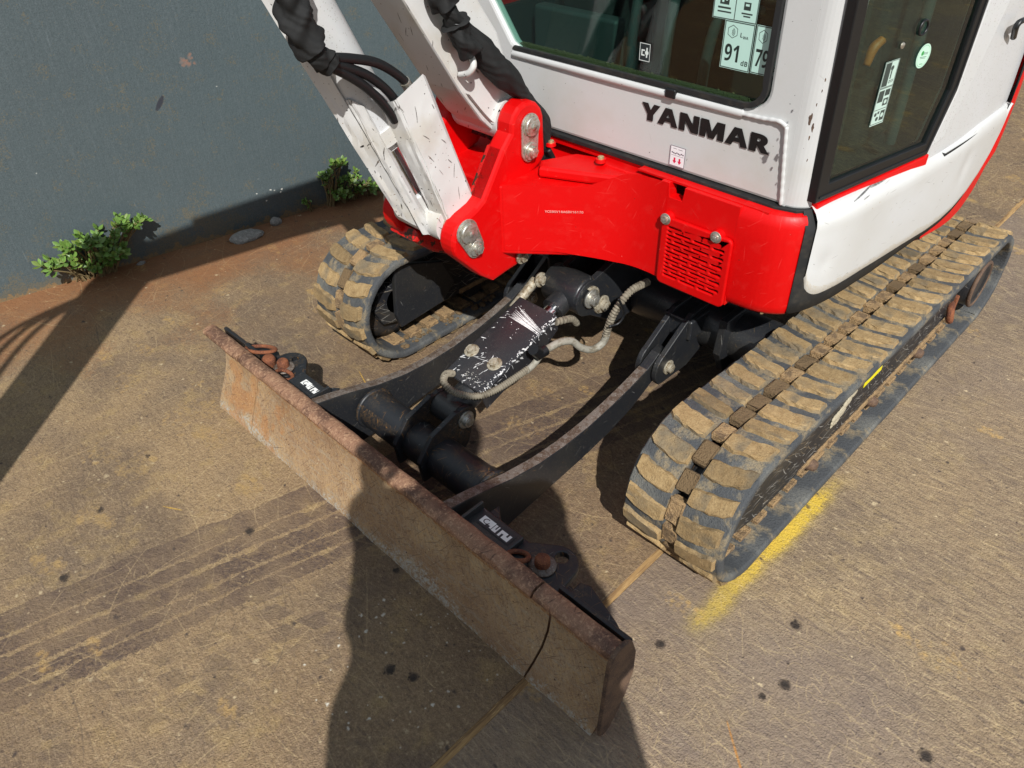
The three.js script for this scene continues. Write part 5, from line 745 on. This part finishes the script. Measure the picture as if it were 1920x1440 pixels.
// ---------- weeds, stones ----------
{
  const leafTex = colorTex(256, 256, (u, v, c) => { const a = smp(NB, u, v), f = smp(NC, u, v); set3(c, 106, 138, 64); mix3(c, 76, 110, 50, a); mix3(c, 158, 176, 98, clamp((f - .6) * 2)); });
  const leafMat = new THREE.MeshPhysicalMaterial({ map: leafTex, roughness: .45, vertexColors: true, side: THREE.DoubleSide, transmission: .12, thickness: 0 });
  const stemMat = new THREE.MeshStandardMaterial({ color: 0x7a6a48, roughness: .8 });
  const leaf = (() => { // spoon-shaped leaf along +y, slightly cupped
    const g = new THREE.PlaneGeometry(1, 1, 2, 4); const p = g.attributes.position; const wd = [.12, .34, .52, .46, .05]; for (let i = 0; i < p.count; i++) { const t = p.getY(i) + .5, s = p.getX(i) * 2, w = wd[Math.round(t * 4)]; p.setXYZ(i, s * w * .5, t, .10 * t * t - .12 * Math.abs(s) * w * -1 + .03 * t); } g.computeVertexNormals(); return strip(g); })();
  const plant = (name, label, spots, size, seed) => {
    const r = rng(seed), G = group(name, scene); tag(G, label, 'weed', 'weeds along the foot of the wall'); const leaves = [], stems = []; const base = V(); spots.forEach(s => base.add(s.b)); base.divideScalar(spots.length); base.y = 0; G.position.copy(base);
    for (const s of spots) { // s.b root, s.t tip, s.w spread, s.n shoots
      for (let k = 0; k < s.n; k++) {
        const a = r() * 6.28, e = s.t.clone().add(V(Math.cos(a), (r() - .6) * 1.2, Math.sin(a)).multiplyScalar(s.w * Math.sqrt(r()))); if (e.clone().sub(WALL.o).dot(WALL.n) < .018) e.addScaledVector(WALL.n, .018 - e.clone().sub(WALL.o).dot(WALL.n)); e.y = Math.max(e.y, .015);
        const b = s.b.clone().add(V((r() - .5) * .03, 0, (r() - .5) * .03)), mid = b.clone().lerp(e, .55).add(V((r() - .5) * .03, .01 + r() * .015, (r() - .5) * .03)); stems.push(tube([b, mid, e].map(q => q.clone().sub(base)), .0022, 8, 5));
        const up = e.clone().sub(mid).normalize().lerp(V(.3, .9, .2), .5).normalize(); const nl = 7 + (r() * 6 | 0);
        for (let i = 0; i < nl; i++) {
          const az = i * 2.4 + r(), el = .25 + r() * 1.0, L = size * (.5 + r() * .6), q = new THREE.Quaternion().setFromUnitVectors(V(0, 1, 0), up).multiply(new THREE.Quaternion().setFromEuler(new THREE.Euler(0, az, 0))).multiply(new THREE.Quaternion().setFromEuler(new THREE.Euler(el, 0, 0)));
          const g = leaf.clone().scale(L, L, L).applyQuaternion(q); const back = r() * .028 * (i > 4 ? 1 : .2); const pp = e.clone().lerp(mid, back / Math.max(.01, e.distanceTo(mid))).sub(base); g.translate(pp.x, pp.y, pp.z);
          const c = .75 + r() * .5, yl = r() < .2 ? 1.25 : 1, col = new Float32Array(g.attributes.position.count * 3); for (let j = 0; j < col.length; j += 3) { col[j] = c * yl; col[j + 1] = c; col[j + 2] = c * .85; } g.setAttribute('color', new THREE.BufferAttribute(col, 3)); leaves.push(g);
        }
      }
    }
    mesh('stem', stems, stemMat, G); const f = mesh('foliage', mergeGeometries(leaves), leafMat, G, true); f.userData.kind = 'stuff'; return G;
  };
  const w = (u, v, out) => { // pixel met with the wall plane, then brought out a little
    const d = dirOf(u, v), t = WALL.o.clone().addScaledVector(WALL.n, out).sub(CAM.pos).dot(WALL.n) / d.dot(WALL.n); return CAM.pos.clone().addScaledVector(d, t); };
  const root = (u, v) => { const p = onY(u, v, 0); const k = p.clone().sub(WALL.o).dot(WALL.n); if (k < .02) p.addScaledVector(WALL.n, .02 - k); return p; };
  plant('leafy_weed', 'broad bushy green weed with spoon-shaped leaves growing from the foot of the wall', [
    { b: root(150, 522), t: w(120, 492, .06), w: .045, n: 9 }, { b: root(170, 515), t: w(140, 462, .06), w: .05, n: 12 }, { b: root(190, 508), t: w(185, 450, .07), w: .06, n: 18 }, { b: root(190, 508), t: w(215, 470, .08), w: .06, n: 16 }, { b: root(205, 503), t: w(225, 415, .05), w: .035, n: 8 }, { b: root(215, 500), t: w(258, 412, .05), w: .03, n: 7 }, { b: root(200, 505), t: w(185, 490, .07), w: .06, n: 14 }, { b: root(160, 515), t: w(88, 496, .05), w: .025, n: 5 }], .027, 61);
  plant('leafy_weed_001', 'upright yellowish green weed by the wall behind the raised boom cylinder', [
    { b: root(612, 378), t: w(612, 325, .04), w: .035, n: 9 }, { b: root(618, 378), t: w(632, 302, .04), w: .025, n: 7 }, { b: root(640, 374), t: w(655, 335, .05), w: .04, n: 12 }, { b: root(660, 372), t: w(685, 348, .05), w: .04, n: 12 }, { b: root(640, 374), t: w(640, 360, .06), w: .04, n: 10 }, { b: root(690, 366), t: w(715, 352, .05), w: .04, n: 8 }], .023, 62);
  plant('leafy_weed_002', 'tiny single tuft of green weed at the wall foot beside the tall weed', [{ b: root(572, 388), t: w(572, 378, .03), w: .016, n: 6 }], .014, 63);
  const stoneMat = new THREE.MeshStandardMaterial({ map: rep(colorTex(256, 256, (u, v, c) => { const a = smp(NB, u, v), f = smp(NC, u, v); set3(c, 148, 146, 140); mix3(c, 112, 108, 102, a); mix3(c, 180, 176, 168, clamp((f - .6) * 2)); }), 8), roughness: .9 });
  const stone = (name, label, u, v, sx, sy, sz, seed, ry) => { const g = new THREE.IcosahedronGeometry(1, 3), p = g.attributes.position; for (let i = 0; i < p.count; i++) { const q = V().fromBufferAttribute(p, i), k = .72 + .55 * smp(NA, q.x * .21 + seed * .37, q.y * .21 + q.z * .17 + seed * .11); q.multiplyScalar(k); q.y = Math.max(q.y, -.45); p.setXYZ(i, q.x * sx, q.y * sy, q.z * sz); } g.computeBoundingBox(); g.translate(0, -g.boundingBox.min.y, 0).rotateY(ry); const m = mesh(name, toCreasedNormals(g, .4), stoneMat, scene); const b = onY(u, v, 0), k = b.clone().sub(WALL.o).dot(WALL.n); if (k < sz + .01) b.addScaledVector(WALL.n, sz + .01 - k); m.position.set(b.x, -.002, b.z); return tag(m, label, 'stone'); };
  stone('stone', 'flat pale grey slab-shaped stone lying at the wall foot', 448, 428, .036, .018, .062, 3, -.1);
  stone('stone_001', 'small dark rounded stone at the wall foot next to the flat one', 503, 404, .018, .018, .022, 7, .4);
  stone('stone_002', 'small pale chip of stone lying beside the broad weed', 265, 494, .010, .006, .016, 9, .2);
}
// ---------- the person taking the picture, whose shadow falls across the blade ----------
{
  const feet = V(1.30, 0, 2.06), yaw = CAM.yaw; // faces the machine
  const toW = (x, y, z) => V(x, y, z).applyAxisAngle(V(0, 1, 0), yaw).add(feet); // local: x right, z backwards
  const inv = p => p.clone().sub(feet).applyAxisAngle(V(0, 1, 0), -yaw);
  const cam = inv(CAM.pos); const ph = V(cam.x, cam.y, cam.z + .03);
  // phone, just behind the lens, tilted with the view
  const G = new THREE.Group(); G.name = 'mobile_phone'; scene.add(G); tag(G, 'dark mobile phone held up in both hands of the person', 'phone');
  const fwd = dirOf(960, 720).normalize(); G.quaternion.copy(camera.quaternion); G.position.copy(CAM.pos).addScaledVector(fwd, -.012);
  const cr = V(1, 0, 0).applyQuaternion(camera.quaternion), cu = V(0, 1, 0).applyQuaternion(camera.quaternion);
  G.position.addScaledVector(cr, -.055).addScaledVector(cu, -.018); mesh('phone_body', new RoundedBoxGeometry(.15, .072, .008, 3, .004), M.plasticBlack, G); mesh('screen', new THREE.PlaneGeometry(.142, .065).translate(0, 0, .0042), M.hose, G, true);
  const gp = inv(G.position), hL = gp.clone().add(V(-.085, -.02, .035)), hR = gp.clone().add(V(.085, -.02, .035));
  const J = { hipL: [-.095, .90, 0], hipR: [.095, .90, 0], knL: [-.11, .48, -.01], knR: [.11, .48, -.02], anL: [-.12, .08, .02], anR: [.13, .08, .02], toL: [-.14, .035, -.16], toR: [.16, .035, -.16], pel: [0, .95, 0], wai: [0, 1.10, .0], che: [0, 1.29, .0], neck: [0, 1.45, .01], head: [0, 1.585, -.02], shL: [-.165, 1.39, 0], shR: [.18, 1.39, 0], elL: [-.20, 1.10, -.05], elR: [.235, 1.10, -.05], wrL: hL.clone().add(V(-.005, -.035, .03)).toArray(), wrR: hR.clone().add(V(.005, -.035, .03)).toArray() };
  const P = k => V(...J[k]);
  const caps = [['pel', 'wai', .165, .155], ['wai', 'che', .155, .165], ['shL', 'shR', .075, .075], ['che', 'neck', .12, .062], ['neck', 'head', .055, .06], ['hipL', 'knL', .09, .062], ['hipR', 'knR', .09, .062], ['knL', 'anL', .06, .042], ['knR', 'anR', .06, .042], ['anL', 'toL', .045, .036], ['anR', 'toR', .045, .036], ['shL', 'elL', .056, .045], ['shR', 'elR', .056, .045], ['elL', 'wrL', .043, .029], ['elR', 'wrR', .043, .029]].map(([a, b, r1, r2]) => [P(a), P(b), r1, r2]);
  caps.splice(2, 0, [V(0, .93, .01), V(0, .52, .01), .165, .19]);
  const sdCap = (p, [a, b, r1, r2]) => { const ab = b.clone().sub(a), t = clamp(p.clone().sub(a).dot(ab) / ab.lengthSq()); return p.distanceTo(a.clone().addScaledVector(ab, t)) - lerp(r1, r2, t); };
  const smin = (a, b, k) => { const h = clamp(.5 + .5 * (b - a) / k); return lerp(b, a, h) - k * h * (1 - h); };
  function march(fn, c, half, res) { const mc = new MarchingCubes(res, new THREE.MeshBasicMaterial(), false, false, 200000); mc.isolation = 0; const p = V(); for (let z = 0; z < res; z++) for (let y = 0; y < res; y++) for (let x = 0; x < res; x++) { p.set((x - res / 2) / (res / 2) * half.x + c.x, (y - res / 2) / (res / 2) * half.y + c.y, (z - res / 2) / (res / 2) * half.z + c.z); mc.field[x + y * res + z * res * res] = -fn(p) * 10; } mc.update(); const n = mc.count, g = new THREE.BufferGeometry(), q = new Float32Array(n * 3); for (let i = 0; i < n; i++) { q[i * 3] = mc.positionArray[i * 3] * half.x + c.x; q[i * 3 + 1] = mc.positionArray[i * 3 + 1] * half.y + c.y; q[i * 3 + 2] = mc.positionArray[i * 3 + 2] * half.z + c.z; } g.setAttribute('position', new THREE.BufferAttribute(q, 3)); const m = mergeVertices(g, 1e-5); m.computeVertexNormals(); return m.toNonIndexed(); }
  const bodyFn = p => { let d = 9; const q = p.clone(); for (let i = 0; i < caps.length; i++) { q.copy(p); if (i < 3) { q.z *= 1.35; q.x *= [.70, .86, .62][i]; } const e = sdCap(q, caps[i]); d = d > 8 ? e : smin(d, e, i > 10 ? .03 : .045); } return d; };
  const geos = [march(bodyFn, V(0, .86, -.08), V(.46, .92, .46), 88)];
  // head with nose, brow, ears, jaw
  const hc = V(0, 1.60, -.03); const headFn = p => { const q = p.clone().sub(hc); let d = Math.hypot(q.x / .78, q.y / 1.08, q.z / .98) - .105; d = smin(d, Math.hypot(q.x / .75, (q.y + .07) / .8, (q.z + .03) / .9) - .075, .03); d = smin(d, sdCap(p, [hc.clone().add(V(0, .005, -.10)), hc.clone().add(V(0, -.03, -.115)), .008, .013]), .015); for (const s of [-1, 1]) { d = smin(d, Math.hypot((q.x - s * .083) / .5, q.y / 1.5, q.z) - .02, .008); d = Math.max(d, -(Math.hypot(q.x - s * .034, q.y - .004, q.z + .108) - .013)); d = Math.min(d, Math.hypot(q.x - s * .034, q.y - .004, q.z + .092) - .0125); } d = smin(d, sdCap(p, [hc.clone().add(V(-.02, -.062, -.094)), hc.clone().add(V(.02, -.062, -.094)), .006, .006]), .006); return d; };
  geos.push(march(headFn, hc.clone().add(V(0, -.01, -.01)), V(.14, .16, .16), 60));
  for (const s of [-1, 1]) { // hands closed on the ends of the phone: palm, four bent fingers, thumb
    const w = s < 0 ? P('wrL') : P('wrR'), h = s < 0 ? hL : hR, chains = []; const palm = h.clone().add(V(s * .004, 0, .01)); chains.push([w, palm, .026, .03], [palm, h.clone().add(V(0, .022, -.004)), .026, .022]);
    for (let f = 0; f < 4; f++) { const y = .034 - f * .019, b0 = h.clone().add(V(s * .012, y, 0)), L = [.9, 1, .95, .75][f]; const k1 = b0.clone().add(V(s * .010 * L, .002, -.030 * L)), k2 = k1.clone().add(V(-s * .020 * L, .001, -.020 * L)), k3 = k2.clone().add(V(-s * .022 * L, 0, -.002)); chains.push([b0, k1, .0095, .009], [k1, k2, .009, .0085], [k2, k3, .0085, .0075]); }
    const t0 = h.clone().add(V(-s * .004, -.012, .018)), t1 = t0.clone().add(V(-s * .028, .012, .006)), t2 = t1.clone().add(V(-s * .024, .012, -.010)); chains.push([t0, t1, .012, .0105], [t1, t2, .0105, .009]);
    const fn = p => { let d = 9; for (let i = 0; i < chains.length; i++) { const e = sdCap(p, chains[i]); d = d > 8 ? e : smin(d, e, i < 2 ? .015 : .005); } return d; }; geos.push(march(fn, h.clone().add(V(0, 0, .0)), V(.085, .085, .085), 56));
  }
  const colr = geos.map((g, gi) => { const n = g.attributes.position.count, c = new Float32Array(n * 3), p = g.attributes.position; for (let i = 0; i < n; i++) { const y = p.getY(i), x = Math.abs(p.getX(i)); let k = [.48, .30, .21]; if (gi === 0) k = y < .085 ? [.05, .045, .04] : y < .45 ? [.06, .07, .11] : y < 1.455 ? [.22, .24, .28] : k; c.set(k, i * 3); } g.setAttribute('color', new THREE.BufferAttribute(c, 3)); return strip(g); });
  const pg = mergeGeometries(colr); const person = new THREE.Group(); person.name = 'person'; scene.add(person); person.position.copy(feet); person.rotation.y = yaw; tag(person, 'person in a long grey coat standing with a phone raised in both hands', 'person');
  mesh('body', pg, new THREE.MeshStandardMaterial({ vertexColors: true, roughness: .8 }), person, true);
  const hair = march(p => { const q = p.clone().sub(hc); let d = Math.hypot(q.x / .78, q.y / 1.08, q.z / .98) - .112; d = Math.max(d, -(q.z + .03 + (q.y < .03 ? .2 : 0) * 0) - (q.y > .045 ? .09 : 0), -(q.y + .035) - (q.z > .02 ? .03 : 0)); return d; }, hc, V(.14, .16, .16), 44); mesh('hair', hair, new THREE.MeshStandardMaterial({ color: 0x2a201a, roughness: .8 }), person);
}
renderer.render(scene, camera);
